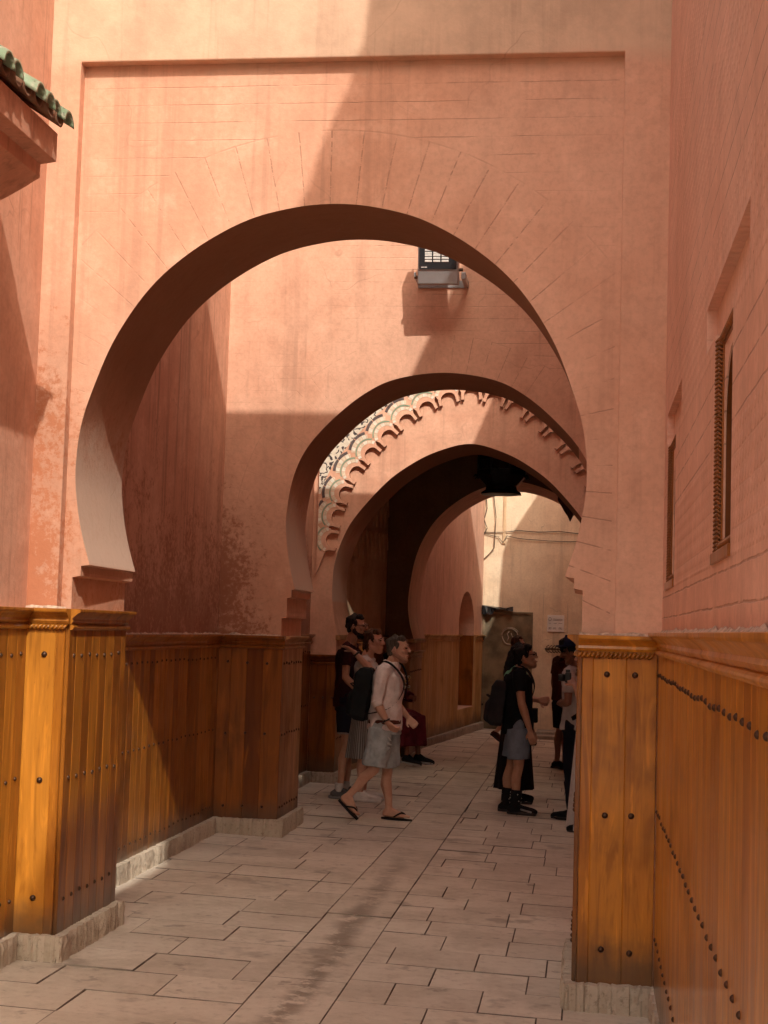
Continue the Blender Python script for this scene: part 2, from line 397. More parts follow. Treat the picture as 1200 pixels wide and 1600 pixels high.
# ------------------------------------------------------------------ ground
def build_ground():
    g = MB(); g.box(-45, 45, -45, 60, -1.2, -.12); obj('ground', g, M['sand'])['kind'] = 'structure'
    base = MB(); vs = []; fs = []
    xs = [-3.6, 0.6]; ys = [-10, 30]
    base.add([(-3.6, -10, fz(-3.6) - .012), (.6, -10, fz(.4) - .012), (.6, 30, fz(.4) - .012), (-3.6, 30, fz(-3.4) - .012)], [(0, 1, 2, 3)])
    obj('paving_bed', base, M['earth'])['kind'] = 'structure'
    p = MB()
    def paver(x0, x1, y0, y1, tn):
        c = .0024; g = .0020; h = random.uniform(-.003, .003); tl = random.uniform(-.003, .003)
        z = lambda x, k: fz(x) + h + (tl if k else 0)
        a, b, c0, d = x0 + g, x1 - g, y0 + g * 1.5, y1 - g * 1.5
        if b - a < .03: return
        vs = [(a, c0, z(a, 0) - .02), (b, c0, z(b, 0) - .02), (b, d, z(b, 1) - .02), (a, d, z(a, 1) - .02),
              (a, c0, z(a, 0) - c), (b, c0, z(b, 0) - c), (b, d, z(b, 1) - c), (a, d, z(a, 1) - c),
              (a + c, c0 + c, z(a, 0)), (b - c, c0 + c, z(b, 0)), (b - c, d - c, z(b, 1)), (a + c, d - c, z(a, 1))]
        fs = [(0, 1, 5, 4), (1, 2, 6, 5), (2, 3, 7, 6), (3, 0, 4, 7), (4, 5, 9, 8), (5, 6, 10, 9), (6, 7, 11, 10), (7, 4, 8, 11), (8, 9, 10, 11)]
        p.add(vs, fs[:8], -1.); p.add(vs[8:], [(0, 1, 2, 3)], tn)
    def rows(x0, x1, dy, wmin, wmax, ystart):
        y = ystart
        while y < 29.5:
            d = dy * random.uniform(.93, 1.07); x = x0 - random.uniform(0, wmax) * (1 if wmax < 1.5 else 0)
            while x < x1:
                w = random.uniform(wmin, wmax)
                a, b = max(x, x0), min(x + w, x1)
                if x1 - b < .14: b = x1
                paver(a, b, y, y + d, min(1, max(0, random.gauss(.5, .24))))
                x = b if b == x1 else x + w
                if b >= x1: break
            y += d
    rows(-3.55, -1.5, .42, .42, .66, -9.8)
    rows(-1.5, -1.11, .86, 2, 2, -9.6)
    rows(-1.11, .55, .42, .34, .50, -9.7)
    o = obj('paving', p, M['paving']); o['kind'] = 'structure'
build_ground()

# ------------------------------------------------------------------ panelling, plinths
def vec2(d): return Vector((d[0], d[1], 0.))
def boards(p0, u, n, L, z0, z1, w, th=.02, wj=.12, tone=None, ch=.003):
    """upright boards on a plane: p0 start (x,y), u along, n outwards"""
    mb = MB(); s = 0.; u = vec2(u); n = vec2(n); P = Vector((p0[0], p0[1], 0))
    ws = w if isinstance(w, list) else None; i = 0
    while s < L - 1e-4:
        ww = ws[i] if ws else w * random.uniform(1 - wj, 1 + wj); e = min(L, s + ww)
        if L - e < .03: e = L
        poly = [(s, 0), (e, 0), (e, th - ch), (e - ch, th), (s + ch, th), (s, th - ch)]
        mb.prism(poly, lambda a, b, d: P + u * a + n * b + Vector((0, 0, d)), z0, z1, random.random() if tone is None else tone)
        s = e; i += 1
    return mb
def moulding(p0, u, n, L, z, prof, th=.02):
    mb = MB(); u = vec2(u); n = vec2(n); P = Vector((p0[0], p0[1], 0))
    mb.prism(prof, lambda a, b, d: P + u * d + n * (th + a) + Vector((0, 0, z + b)), 0, L, .35)
    return mb
CAP = [(-.02, .0), (-.02, -.075), (.004, -.075), (.012, -.062), (.008, -.05), (.018, -.038), (.034, -.026), (.038, -.022), (.048, -.018), (.05, -.012), (.05, -.002), (.046, .0)]
BEAD = [(0, .014), (.010, .012), (.017, .006), (.019, 0), (.017, -.006), (.010, -.012), (0, -.014)]
stud_me = None
def stud_mesh():
    global stud_me
    if stud_me is None:
        mb = MB(); mb.lathe([(.0135, 0), (.0135, .0015), (.0115, .0065), (.0065, .0105), (.001, .0120)], (0, 0, 0), 10); stud_me = mesh_of('stud', mb, M['iron'], True)
    return stud_me
def studs(parent, p0, u, n, ss, zs, th=.02, sc_=1.):
    q = Vector((0, 0, 1)).rotation_difference(vec2(n)); base = wloc(parent)
    for z in zs:
        for s in ss:
            o = bpy.data.objects.new('stud', stud_mesh()); C.objects.link(o); o.parent = parent
            o.rotation_mode = 'QUATERNION'; o.rotation_quaternion = q; o.scale = (sc_,) * 3
            o.location = Vector((p0[0], p0[1], z + random.uniform(-.006, .006))) + vec2(u) * (s + random.uniform(-.004, .004)) + vec2(n) * th - base
def rope(p0, u, n, L, z, r=.013, pitch=.034, th=.02):
    mb = MB(); u = vec2(u); n = vec2(n); P = Vector((p0[0], p0[1], z)) + n * (th + .006); k = 0
    s = pitch * .2
    while s < L - pitch * .3:
        c = P + u * s
        d = (u * .8 + Vector((0, 0, 1)) * .75).normalized()
        pts = [c - d * .0195 - n * .004, c - d * .010 + n * .007, c + n * .010, c + d * .010 + n * .007, c + d * .0195 - n * .004]
        mb.tube(pts, [.004, .0075, .0088, .0075, .004], 8, .4 + .2 * random.random()); s += pitch * .62
    return mb
def plinth(parent, p0, u, n, L, z0, z1, depth=.05, seed=0, name='plinth', mat='stone'):
    """split-faced kerb stones: upright ragged ribs"""
    rnd = random.Random(seed); u = vec2(u); n = vec2(n); P = Vector((p0[0], p0[1], 0)); mb = MB()
    s = 0.; cols = [0.]
    while s < L: s += rnd.choice((rnd.uniform(.004, .010), rnd.uniform(.010, .034))); cols.append(min(s, L))
    H = 6; vs = []; fs = []; prev = 0.
    offs = []
    for i, c in enumerate(cols):
        rr = []; base = rnd.uniform(-.009, .007)
        for k in range(H): rr.append(base + rnd.uniform(-.0035, .0035))
        offs.append(rr)
    for i, c in enumerate(cols):
        a = P + u * c; tz = rnd.uniform(-.004, .003); za = z0 + fz(a.x)
        for k in range(H):
            f = k / (H - 1); vs.append(a + n * (depth + offs[i][k] - (.006 if k == H - 1 else 0)) + Vector((0, 0, za - .03 + (z1 + tz - za + .03) * f)))
        vs.append(a + Vector((0, 0, z1 + tz)))
    W = H + 1
    for i in range(len(cols) - 1):
        t = rnd.random()
        for k in range(H): mb_t = t; fs.append(((i * W + k, (i + 1) * W + k, (i + 1) * W + k + 1, i * W + k + 1), t))
    for f, t in fs: pass
    o = len(mb.v); mb.v += [tuple(v) for v in vs]
    for f, t in fs: mb.f.append(f); mb.t.append(t); mb.mi.append(0)
    for e in (0, len(cols) - 1):
        i = e * W; mb.f.append(tuple(i + k for k in range(W)) + ()); mb.t.append(.5); mb.mi.append(0)
    return obj(name, mb, M[mat], parent)

def wainscot(parent, p0, u, n, L, z0, z1, w, mat='wood', capped=True, roped=False, rows=None, sp=.13, s0=.06, th=.02, cap_ext=(0, 0), name='wainscot', stud_sc=.85, ws=None, ss=None):
    mb = boards(p0, u, n, L, z0, z1 - .004, ws or w, th)
    p = obj(name, mb, M[mat], parent)
    if capped:
        q = (p0[0] - u[0] * cap_ext[0], p0[1] - u[1] * cap_ext[0]); LL = L + sum(cap_ext)
        obj('cap_moulding', moulding(q, u, n, LL, z1 + .012, CAP, th), M['wood_right' if mat == 'wood_pier' else 'wood' if mat == 'wood_rough' else mat], p)
        if roped: obj('rope_moulding', rope(q, u, n, LL, z1 - .082, th=th), M['wood'], p, smooth=True)
        else: obj('bead_moulding', moulding(q, u, n, LL, z1 - .080, BEAD, th), M['wood_right' if mat == 'wood_pier' else 'wood' if mat == 'wood_rough' else mat], p)
    if rows:
        if ss is None:
            ss = []; s = s0
            while s < L - .03: ss.append(s); s += sp
        studs(p, p0, u, n, ss, rows, th, stud_sc)
    return p

# ------------------------------------------------------------------ archway walls
ARCHES = 'horseshoe archways spanning the alley'
def mirror(pts, c): return pts + [(2 * c - x, z) for x, z in reversed(pts)]
def jit(pts, a=.003): return [(x + random.uniform(-a, a), z + random.uniform(-a, a)) for x, z in pts]
def arch_body(name, parent, opening, xl, xr, z0, zt, y0, y1, mat, bevel=.007, flare=None):
    poly = [(xl, z0), (xl, zt), (xr, zt), (xr, z0)] + opening[::-1]
    def fn(a, b, d):
        if flare and d > (y0 + y1) / 2 and 2.019 < b < 4.2 and xl + .3 < a < xr - .2:
            cx_, cz_, k = flare; a, b = cx_ + (a - cx_) * k, cz_ + (b - cz_) * k
        return (a, d, b)
    mb = MB(); mb.prism(poly, fn, y0, y1)
    o = obj(name, mb, M[mat], parent, bevel, smooth=True, ang=50); o.data.set_sharp_from_angle(angle=R(32)); return o

# -- nearest archway
YA, YA2 = 7.5, 8.4
a1 = thing('archway_wall', 'nearest pink archway wall, with a sunken rectangular frame around its big horseshoe arch', 'archway', (-1.3, 7.95, 0), ARCHES)
cA = -1.298
half = hspline([(-2.491, 2.022), (-2.542, 2.191), (-2.574, 2.354), (-2.587, 2.517), (-2.567, 2.735), (-2.503, 2.951), (-2.402, 3.193), (-2.236, 3.441), (-2.024, 3.632), (-1.763, 3.782), (-1.52, 3.851), (cA, 3.872)], 18)
left = [(-2.578, -.2), (-2.578, 1.958), (-2.536, 1.966), (-2.536, 2.016)] + half
right = [(2 * cA - x, z) for x, z in reversed(left)][1:]
arch_body('plaster_body', a1, left + right, -3.3, .50, -.2, 7.2, YA, YA2, 'arch1', flare=(cA, 2.03, 1.026))
fr = MB()                                               # the proud frame of the sunken panel
fr.prism([(-3.2, 7.2), (-3.2, -.1), (-2.63, -.1), (-2.63, 4.606), (.137, 4.606), (.137, -.1), (.45, -.1), (.45, 7.2)], lambda a, b, d: (a, d, b), YA - .065, YA + .01)
obj('raised_frame', fr, M['arch1'], a1, .006)
# left pier panelling (front strip, jamb side) and right pier
wainscot(a1, (-2.775, YA - .065), (1, 0), (0, -1), .20, .19, 1.785, .1, 'wood_rough', roped=True, ws=[.155, .045], ss=[.10], rows=(1.565, .95, .37), cap_ext=(0, .02), stud_sc=1.15)
wainscot(a1, (-2.578, YA - .06), (0, 1), (1, 0), .955, .19, 1.785, .125, 'wood', rows=(1.565, .95, .36), sp=.125, s0=.07, cap_ext=(-.003, .02))
wainscot(a1, (-.012, YA - .065), (1, 0), (0, -1), .352, .115, 1.732, .16, 'wood_pier', roped=True, ws=[.052, .155, .145], ss=[.115, .245], rows=(1.555, .90, .27), cap_ext=(.02, 0), stud_sc=1.1)
wainscot(a1, (-.016, YA2), (0, -1), (-1, 0), .955, .115, 1.732, .125, 'wood', rows=(1.55, .9, .28), sp=.125, cap_ext=(.02, 0))
plinth(a1, (-2.76, YA - .085), (1, 0), (0, -1), .225, 0, .196, .05, 3)
plinth(a1, (-2.56, YA - .13), (0, 1), (1, 0), 1.05, 0, .196, .05, 4)
plinth(a1, (-.07, YA - .085), (1, 0), (0, -1), .42, 0, .12, .06, 5)
plinth(a1, (-.032, YA2 + .04), (0, -1), (-1, 0), 1.06, 0, .12, .05, 6)

# -- second archway
YB, YB2 = 12.2, 13.08
a2 = thing('archway_wall', 'second pink archway wall, carrying a floodlight above its arch and damp-stained on its left pier', 'archway', (-1.23, 12.6, 0), ARCHES)
cB = -1.165
halfB = hspline([(-2.331, 2.038), (-2.384, 2.246), (-2.418, 2.48), (-2.419, 2.68), (-2.37, 2.96), (-2.262, 3.196), (-2.06, 3.428), (-1.81, 3.634), (-1.552, 3.757), (cB, 3.81)], 18)
leftB = [(-2.432, -.2), (-2.432, 1.80), (-2.392, 1.806), (-2.392, 1.965), (-2.358, 1.972), (-2.358, 2.032)] + halfB
rightB = [(2 * cB - x, z) for x, z in reversed(leftB)][1:]
arch_body('plaster_body', a2, leftB + rightB, -3.4, .50, -.2, 6.45, YB, YB2, 'arch2')
wainscot(a2, (-2.945, YB), (1, 0), (0, -1), .535, .19, 1.645, .13, 'wood_dark', rows=(1.44, .87, .29), sp=.16, s0=.09, cap_ext=(0, .02))
wainscot(a2, (-2.432, YB - .0), (0, 1), (1, 0), .88, .19, 1.645, .12, 'wood_grey', rows=(1.44, .87, .29), sp=.105, s0=.06, cap_ext=(-.003, .02))
plinth(a2, (-2.95, YB - .02), (1, 0), (0, -1), .60, 0, .2, .05, 8)
plinth(a2, (-2.41, YB - .07), (0, 1), (1, 0), .98, 0, .2, .05, 9)

# -- third archway, with the scalloped tile frieze
YC, YC2 = 16.4, 17.42
a3 = thing('archway_wall', 'third archway wall, its pointed arch ringed by scalloped carving and mosaic tiles', 'archway', (-1.25, 16.8, 0), ARCHES)
cC = -1.268
halfC = hspline([(-2.648, 1.66), (-2.701, 1.876), (-2.724, 2.19), (-2.69, 2.498), (-2.54, 2.87), (-2.20, 3.282), (-1.92, 3.506), (-1.62, 3.662), (cC, 3.748)], 18)
leftC = [(-2.66, -.2), (-2.66, 1.652)] + halfC
rightC = [(2 * cC - x, z) for x, z in reversed(leftC)][1:]
arch_body('plaster_body', a3, leftC + rightC, -3.4, .55, -.2, 8.3, YC, YC2, 'arch3')
wainscot(a3, (-2.93, YC), (1, 0), (0, -1), .29, .18, 1.43, .1, 'wood_dark', rows=(.98,), sp=.1, s0=.05, cap_ext=(0, .02))
wainscot(a3, (-2.66, YC), (0, 1), (1, 0), .9, .18, 1.43, .1, 'wood_grey', rows=(1.25, .55), sp=.1, cap_ext=(-.003, .02))
imp = MB(); imp.box(-2.668, -2.625, YC - .012, YC2 + .01, 1.60, 1.655); obj('impost', imp, M['wood_grey'], a3, .006)
plinth(a3, (-2.93, YC - .02), (1, 0), (0, -1), .34, 0, .19, .05, 10)
plinth(a3, (-2.64, YC - .07), (0, 1), (1, 0), 1.0, 0, .19, .05, 11)

def frieze():
    line = spline([(-2.80, 2.55), (-2.765, 2.80), (-2.70, 3.05), (-2.60, 3.335), (-2.445, 3.56), (-2.27, 3.765), (-2.07, 3.965), (-1.83, 4.14), (-1.56, 4.27), (cC, 4.33)], 24)
    line = line + [(2 * cC - x, z) for x, z in reversed(line)][1:]
    acc = [0.]
    for i in range(1, len(line)): acc.append(acc[-1] + math.dist(line[i], line[i - 1]))
    T = acc[-1]; N = 19; pitch = T / N
    def at(s):
        s = max(0, min(T, s))
        for i in range(1, len(acc)):
            if acc[i] >= s:
                f = (s - acc[i - 1]) / max(1e-9, acc[i] - acc[i - 1]); p = Vector(line[i - 1]).lerp(Vector(line[i]), f)
                a = Vector(line[max(0, i - 4)]); b = Vector(line[min(len(line) - 1, i + 3)]); t = (b - a).normalized()
                return p, t, Vector((t.y, -t.x))             # inward normal (towards the arch)
    path = []; lobes = []
    w = pitch * .5
    for k in range(N):
        p, t, n = at((k + .5) * pitch)
        L = lambda a, b: tuple(p + t * a + n * b)
        slot = .022; leg = .105; ow = w - .054
        # slot side, leg foot (with a small spur), arch of the lobe
        path += [L(-w + slot * .2, -.005), L(-w + slot, .03), L(-w + slot, leg), L(-ow, leg + .004), L(-ow, .06)]
        for j in range(1, 10):
            an = math.pi - math.pi * j / 10; path.append(L(ow * 1.0 * math.cos(an), .050 - ow * .82 * math.sin(an)))
        path += [L(ow, .06), L(ow, leg + .004), L(w - slot, leg), L(w - slot, .03), L(w - slot * .2, -.005)]
        lobes.append((p, t, n))
    xl, xr, zt = -2.90, 2 * cC + 2.90, 5.6
    outer = [(xl, 2.3), (xl, zt), (xr, zt), (xr, 2.3)]
    mb = MB(); mb.prism(outer + path[::-1], lambda a, b, d: (a, d, b), YC - .048, YC + .01)
    # front face is tile, edges are plaster: split by material index
    fz_ = obj('carved_frieze', mb, [M['tile_white'], M['arch3']], a3)
    me = fz_.data
    for p in me.polygons:
        p.material_index = 1
    sp = MB()
    # spandrel panel of arabesque mosaic, outside the ring of scallops
    ol = []
    for k in range(N * 6 + 1):
        p, t, n = at(k * T / (N * 6)); q = p - n * .205
        if xl + .012 < q.x < xr - .012: ol.append(tuple(q))
    sp.prism([(xl + .004, ol[0][1]), (xl + .004, zt - .01), (xr - .004, zt - .01), (xr - .004, ol[-1][1])] + ol[::-1], lambda a, b, d: (a, d, b), YC - .052, YC - .043)
    obj('mosaic_spandrel', sp, M['arabesque'], a3)
    for p, t, n in lobes:
        mb = MB(); c = p + n * .03
        def ring(r0, r1, a0, a1, d, mi, m=6):
            am = math.acos(min(1., (pitch * .5 - .003) / r1)); a0 = max(a0, am); a1 = min(a1, math.pi - am)
            if a1 - a0 < .02: return
            vs = []; fs = []
            for j in range(m + 1):
                an = a0 + (a1 - a0) * j / m
                for r_ in (r0, r1):
                    q = c + t * (r_ * math.cos(an)) - n * (r_ * math.sin(an)); q.x = min(max(q.x, xl + .006 + r_ * .01), xr - .006 - r_ * .01); vs += [(q.x, d, q.y), (q.x, YC - .044, q.y)]
            for j in range(m):
                o = j * 4; fs += [(o, o + 4, o + 6, o + 2), (o, o + 1, o + 5, o + 4), (o + 2, o + 6, o + 7, o + 3)]
            fs += [(0, 2, 3, 1), (m * 4, m * 4 + 1, m * 4 + 3, m * 4 + 2)]
            mb.add(vs, fs, .5, mi)
        s0, s1 = -.25, math.pi + .25
        nv = 9
        for j in range(nv):
            a = s0 + (s1 - s0) * j / nv; b = s0 + (s1 - s0) * (j + 1) / nv
            ring(.102, .137, a + .02, b - .02, YC - .0515, 0 if j % 2 else 1, 2)
        ring(.143, .157, s0 + .2, s1 - .2, YC - .053, 2, 14)
        nv = 13
        for j in range(nv):
            a = .0 + math.pi * j / nv; b = .0 + math.pi * (j + 1) / nv
            ring(.162, .205, a + .012, b - .012, YC - .0522, 1 if j % 2 else 0, 2)
        for j in range(4):
            a = .18 + (math.pi - .36) * j / 4; b = .18 + (math.pi - .36) * (j + 1) / 4
            ring(.208, .238, a + .02, b - .02, YC - .0515, 3, 4)
        ob = obj('scallop_tile', mb, [M['tile_white'], M['tile_sand'], M['tile_green'], M['tile_black']], a3)
frieze()

# -- covered passage and fourth archway
YD, YD2 = 19.45, 20.9
a4 = thing('archway_wall', 'fourth and farthest archway wall, standing dark under the covered passage', 'archway', (-.94, 20.2, 0), ARCHES)
cD = -.93
halfD = hspline([(-2.165, 1.62), (-2.225, 1.845), (-2.245, 2.15), (-2.165, 2.654), (-1.992, 3.035), (-1.756, 3.30), (-1.476, 3.49), (-1.2, 3.60), (cD, 3.645)], 18)
leftD = [(-2.225, -.2), (-2.225, 1.612)] + halfD
rightD = [(2 * cD - x, z) for x, z in reversed(leftD)][1:]
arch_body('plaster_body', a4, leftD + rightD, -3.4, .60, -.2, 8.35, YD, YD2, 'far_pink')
dk = MB()  # thin dark sheet that paints the passage shade onto the arch front
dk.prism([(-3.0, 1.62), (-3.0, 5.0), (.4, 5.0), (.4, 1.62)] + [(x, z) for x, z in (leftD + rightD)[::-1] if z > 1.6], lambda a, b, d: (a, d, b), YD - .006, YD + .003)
obj('painted_shade_face', dk, M['vault'], a4)
wainscot(a4, (-2.62, YD), (1, 0), (0, -1), .41, .1, 1.45, .1, 'wood_grey', rows=(1.2, .5), sp=.1, cap_ext=(0, .02))
wainscot(a4, (-2.225, YD), (0, 1), (1, 0), 1.45, .1, 1.45, .1, 'wood_grey', rows=(1.2, .5), sp=.12, cap_ext=(-.003, .02))
imp = MB(); imp.box(-2.232, -2.15, YD - .012, YD2 + .01, 1.565, 1.612); obj('impost', imp, M['wood_grey'], a4, .006)
plinth(a4, (-2.22, YD - .06), (0, 1), (1, 0), 1.6, 0, .13, .03, 13)
plinth(a4, (-2.62, YD - .02), (1, 0), (0, -1), .44, 0, .13, .03, 14)

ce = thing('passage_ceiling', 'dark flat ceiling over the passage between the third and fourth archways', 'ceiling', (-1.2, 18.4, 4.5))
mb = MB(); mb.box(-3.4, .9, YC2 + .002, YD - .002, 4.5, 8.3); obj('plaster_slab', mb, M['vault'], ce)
for k in range(7):
    y = YC2 + .17 + k * .30; mb = MB(); mb.box(-3.0, .5, y, y + .10, 4.36, 4.51); obj('beam', mb, M['wood_dark'], ce, .005)

# ------------------------------------------------------------------ side walls
LWALLS = 'plastered walls along the left of the alley'
def left_wall(label, x, y0, y1, zt, mat, thick=.5):
    t = thing('plaster_wall', label, 'wall', (x, (y0 + y1) / 2, 0), LWALLS)
    mb = MB(); mb.box(x - thick, x, y0, y1, -.2, zt); obj('plaster_body', mb, M[mat], t); return t
w1 = left_wall('near left wall with a green-tiled canopy high up and bright boards below', -2.79, .6, YA + .02, 5.6, 'pink_near')
wainscot(w1, (-2.79, 3.0), (0, 1), (1, 0), YA - .09 - 3.0, .20, 1.785, .115, 'wood', rows=(1.565, .95, .36), sp=.13, s0=.05, cap_ext=(0, 0))
plinth(w1, (-2.765, 3.0), (0, 1), (1, 0), YA - .09 - 3.0, 0, .2, .04, 15)
w2 = left_wall('left wall between the nearest and second archways, damp and streaked above its panelling', -2.95, YA2 - .02, YB + .02, 7.0, 'pink')
wainscot(w2, (-2.95, YA2), (0, 1), (1, 0), YB - YA2 - .025, .19, 1.645, .12, 'wood', rows=(1.47, .90, .29), sp=.12, s0=.4, cap_ext=(0, 0), stud_sc=.75)
plinth(w2, (-2.935, YA2), (0, 1), (1, 0), YB - YA2 - .06, 0, .2, .05, 16)
w3 = left_wall('left wall between the second and third archways, mostly hidden behind the second pier', -2.955, YB2 - .02, YC + .02, 6.4, 'pink')
wainscot(w3, (-2.955, YB2), (0, 1), (1, 0), YC - YB2 - .02, .19, 1.645, .12, 'wood_dark', rows=(1.47, .90), sp=.12, s0=.1)
plinth(w3, (-2.935, YB2), (0, 1), (1, 0), YC - YB2 - .06, 0, .2, .05, 17)
M['vault_side'] = plaster('plaster_vault_side', (.58, .39, .25), (.46, .30, .18), streak=.3)
w4 = thing('plaster_wall', 'left wall inside the dark covered passage, with a carved dado panel above it', 'wall', (-2.7, 18.4, 0), LWALLS)
pA, pB = Vector((-2.76, YC2)), Vector((-2.53, YD)); pu = (pB - pA).normalized(); pn = Vector((pu.y, -pu.x)); PL = (pB - pA).length
def pp(a, b, d): return (pA.x + pu.x * a + pn.x * d, pA.y + pu.y * a + pn.y * d, b)
mb = MB(); mb.prism([(-.02, -.2), (-.02, 4.52), (PL + .02, 4.52), (PL + .02, -.2)], pp, -.5, 0); obj('plaster_body', mb, M['vault_side'], w4)
wainscot(w4, tuple(pA), tuple(pu), tuple(pn), PL, .15, 1.64, .12, 'wood_dark')
mb = MB(); mb.prism([(.1, 2.47), (.1, 3.9), (PL - .1, 3.9), (PL - .1, 2.47)], pp, -.002, .02); pa = obj('carved_panel', mb, M['vault_side'], w4, .004)
for k in range(9):                                        # interlaced arches on the carved panel
    y = .22 + k * .205; mb = MB()
    for q in range(3):
        z = 2.6 + q * .42
        mb.tube([pp(y + .085 * math.cos(a * math.pi / 8), z + .13 + .19 * math.sin(a * math.pi / 8), .022) for a in range(9)], .012, 6)
        mb.tube([pp(y - .085, z - .03, .022), pp(y - .085, z + .13, .022)], .011, 6)
    obj('tracery', mb, M['vault_side'], pa)

# -- right wall
rw = thing('plaster_wall', 'long right wall with incised plaster, two small windows and a tall varnished dado', 'wall', (.6, 5, 0))
XR = .36
rb = MB()
ycuts = [-14, 3.98, 4.52, 6.52, 7.12, 29]
rb.box(XR, XR + 1.0, -3.2, 29, -.2, 1.99)
rb.box(XR, XR + 1.0, -3.2, 3.98, 1.99, 2.63); rb.box(XR, XR + 1.0, 4.52, 6.52, 1.99, 2.63); rb.box(XR, XR + 1.0, 7.12, 29, 1.99, 2.63)
for y0, y1 in ((-3.2, 3.58), (4.86, 6.15), (7.22, 29)): rb.box(XR, XR + 1., y0, y1, 2.63, 2.775)
for y0, y1 in ((3.58, 4.86), (6.15, 7.22)): rb.box(XR + .032, XR + 1., y0, y1, 2.63, 2.775)
prof = [(-3.2, 2.775), (-3.2, 7.9), (2.45, 7.92), (2.5, 8.36), (3.05, 8.36), (3.1, 8.42), (3.62, 8.42), (3.68, 8.62), (6.6, 8.6), (6.8, 8.2), (8.0, 8.18), (8.3, 8.12), (11.4, 8.1), (11.6, 7.68),
        (16, 7.66), (20.9, 7.6), (21.0, 6.75), (22.28, 6.75), (22.32, 7.02), (22.42, 7.60), (22.6, 7.64), (23.4, 7.37), (24.2, 7.09), (26, 6.5), (29, 6.4), (29, 2.775)]  # unseen top outline, shaped to cast the shadow edges on arches and end wall
rb.prism(prof, lambda a, b, d: (d, a, b), XR, XR + 1.0)
obj('plaster_body', rb, M['relief'], rw)
wainscot(rw, (XR + .002, 0.5), (0, 1), (-1, 0), YA - .085 - .5, .02, 1.75, .14, 'wood_right', rows=(1.565, .94, .36), sp=.148, s0=2.35, th=.018, stud_sc=.72)
pl = plinth(rw, (XR, 6.2), (0, 1), (-1, 0), YA - .09 - 6.2, 0, .11, .035, 21)

def window(y0, y1):
    z0, z1 = 1.992, 2.628; x = XR; t = .034
    f = MB()
    for a, b, c, d in ((y0 + .001, y0 + t, z0, z1), (y1 - t, y1 - .001, z0, z1), (y0 + t, y1 - t, z1 - t, z1), (y0 + t, y1 - t, z0, z0 + t)): f.box(x + .018, x + .09, a, b, c, d, .3)
    f.box(x - .008, x + .02, y0 - .004, y1 + .008, z0 - .035, z0 - .002, .3)
    fo = obj('window_frame', f, M['wood_dark'], rw, .003)
    ro = MB()                                             # carved rope along the frame
    z = z0 + .012
    while z < z1 - .01:
        for yy in (y0 + t * .5, y1 - t * .5): ro.tube([(x + .017, yy - .013, z - .009), (x + .010, yy, z), (x + .017, yy + .013, z + .009)], [.003, .0052, .003], 6, .5)
        for yy in (y1 - .002,): ro.tube([(x + .000, yy, z - .009), (x + .009, yy - .006, z), (x + .018, yy, z + .009)], [.003, .005, .003], 6, .5)
        z += .0125
    y = y0 + t + .01
    while y < y1 - t:
        for zz in (z0 + t * .5, z1 - t * .5): ro.tube([(x + .017, y - .009, zz - .013), (x + .010, y, zz), (x + .017, y + .009, zz + .013)], [.003, .0052, .003], 6, .5)
        y += .0125
    obj('rope_carving', ro, M['wood_dark'], fo, smooth=True)
    cy = (y0 + y1) / 2; hw = (y1 - y0) / 2 - t; a = hw - .016
    op = [(cy - a, z0 + t)] + [(cy - a * math.cos(k * math.pi / 16), z1 - t - .035 - a * .95 + a * .95 * math.sin(k * math.pi / 16)) for k in range(17)] + [(cy + a, z0 + t)]
    s = MB(); s.prism([(cy - hw, z0 + t), (cy - hw, z1 - t), (cy + hw, z1 - t), (cy + hw, z0 + t)] + op[::-1], lambda p, q, d: (d, p, q), x + .024, x + .029)
    obj('arched_surround', s, M['relief'], fo)
    iw = MB(); iw.prism([(cy - hw, z0 + t), (cy - hw, z1 - t), (cy + hw, z1 - t), (cy + hw, z0 + t)] + op[::-1], lambda p, q, d: (d, p, q), x + .0292, x + .115, .95)
    obj('arched_lining', iw, M['wood_dark'], fo)
    g = MB(); g.box(x + .13, x + .14, y0, y1, z0, z1); obj('pane', g, M['glass_dark'], fo)
    mu = MB(); mu.box(x + .06, x + .08, cy - .010, cy + .010, z0 + t, z1 - t - .1, .3)
    for z in (z0 + .20, z0 + .245): mu.box(x + .058, x + .082, y0 + t, y1 - t, z, z + .018, .2)
    obj('mullion', mu, M['wood_dark'], fo)
window(3.98, 4.52); window(6.52, 7.12)

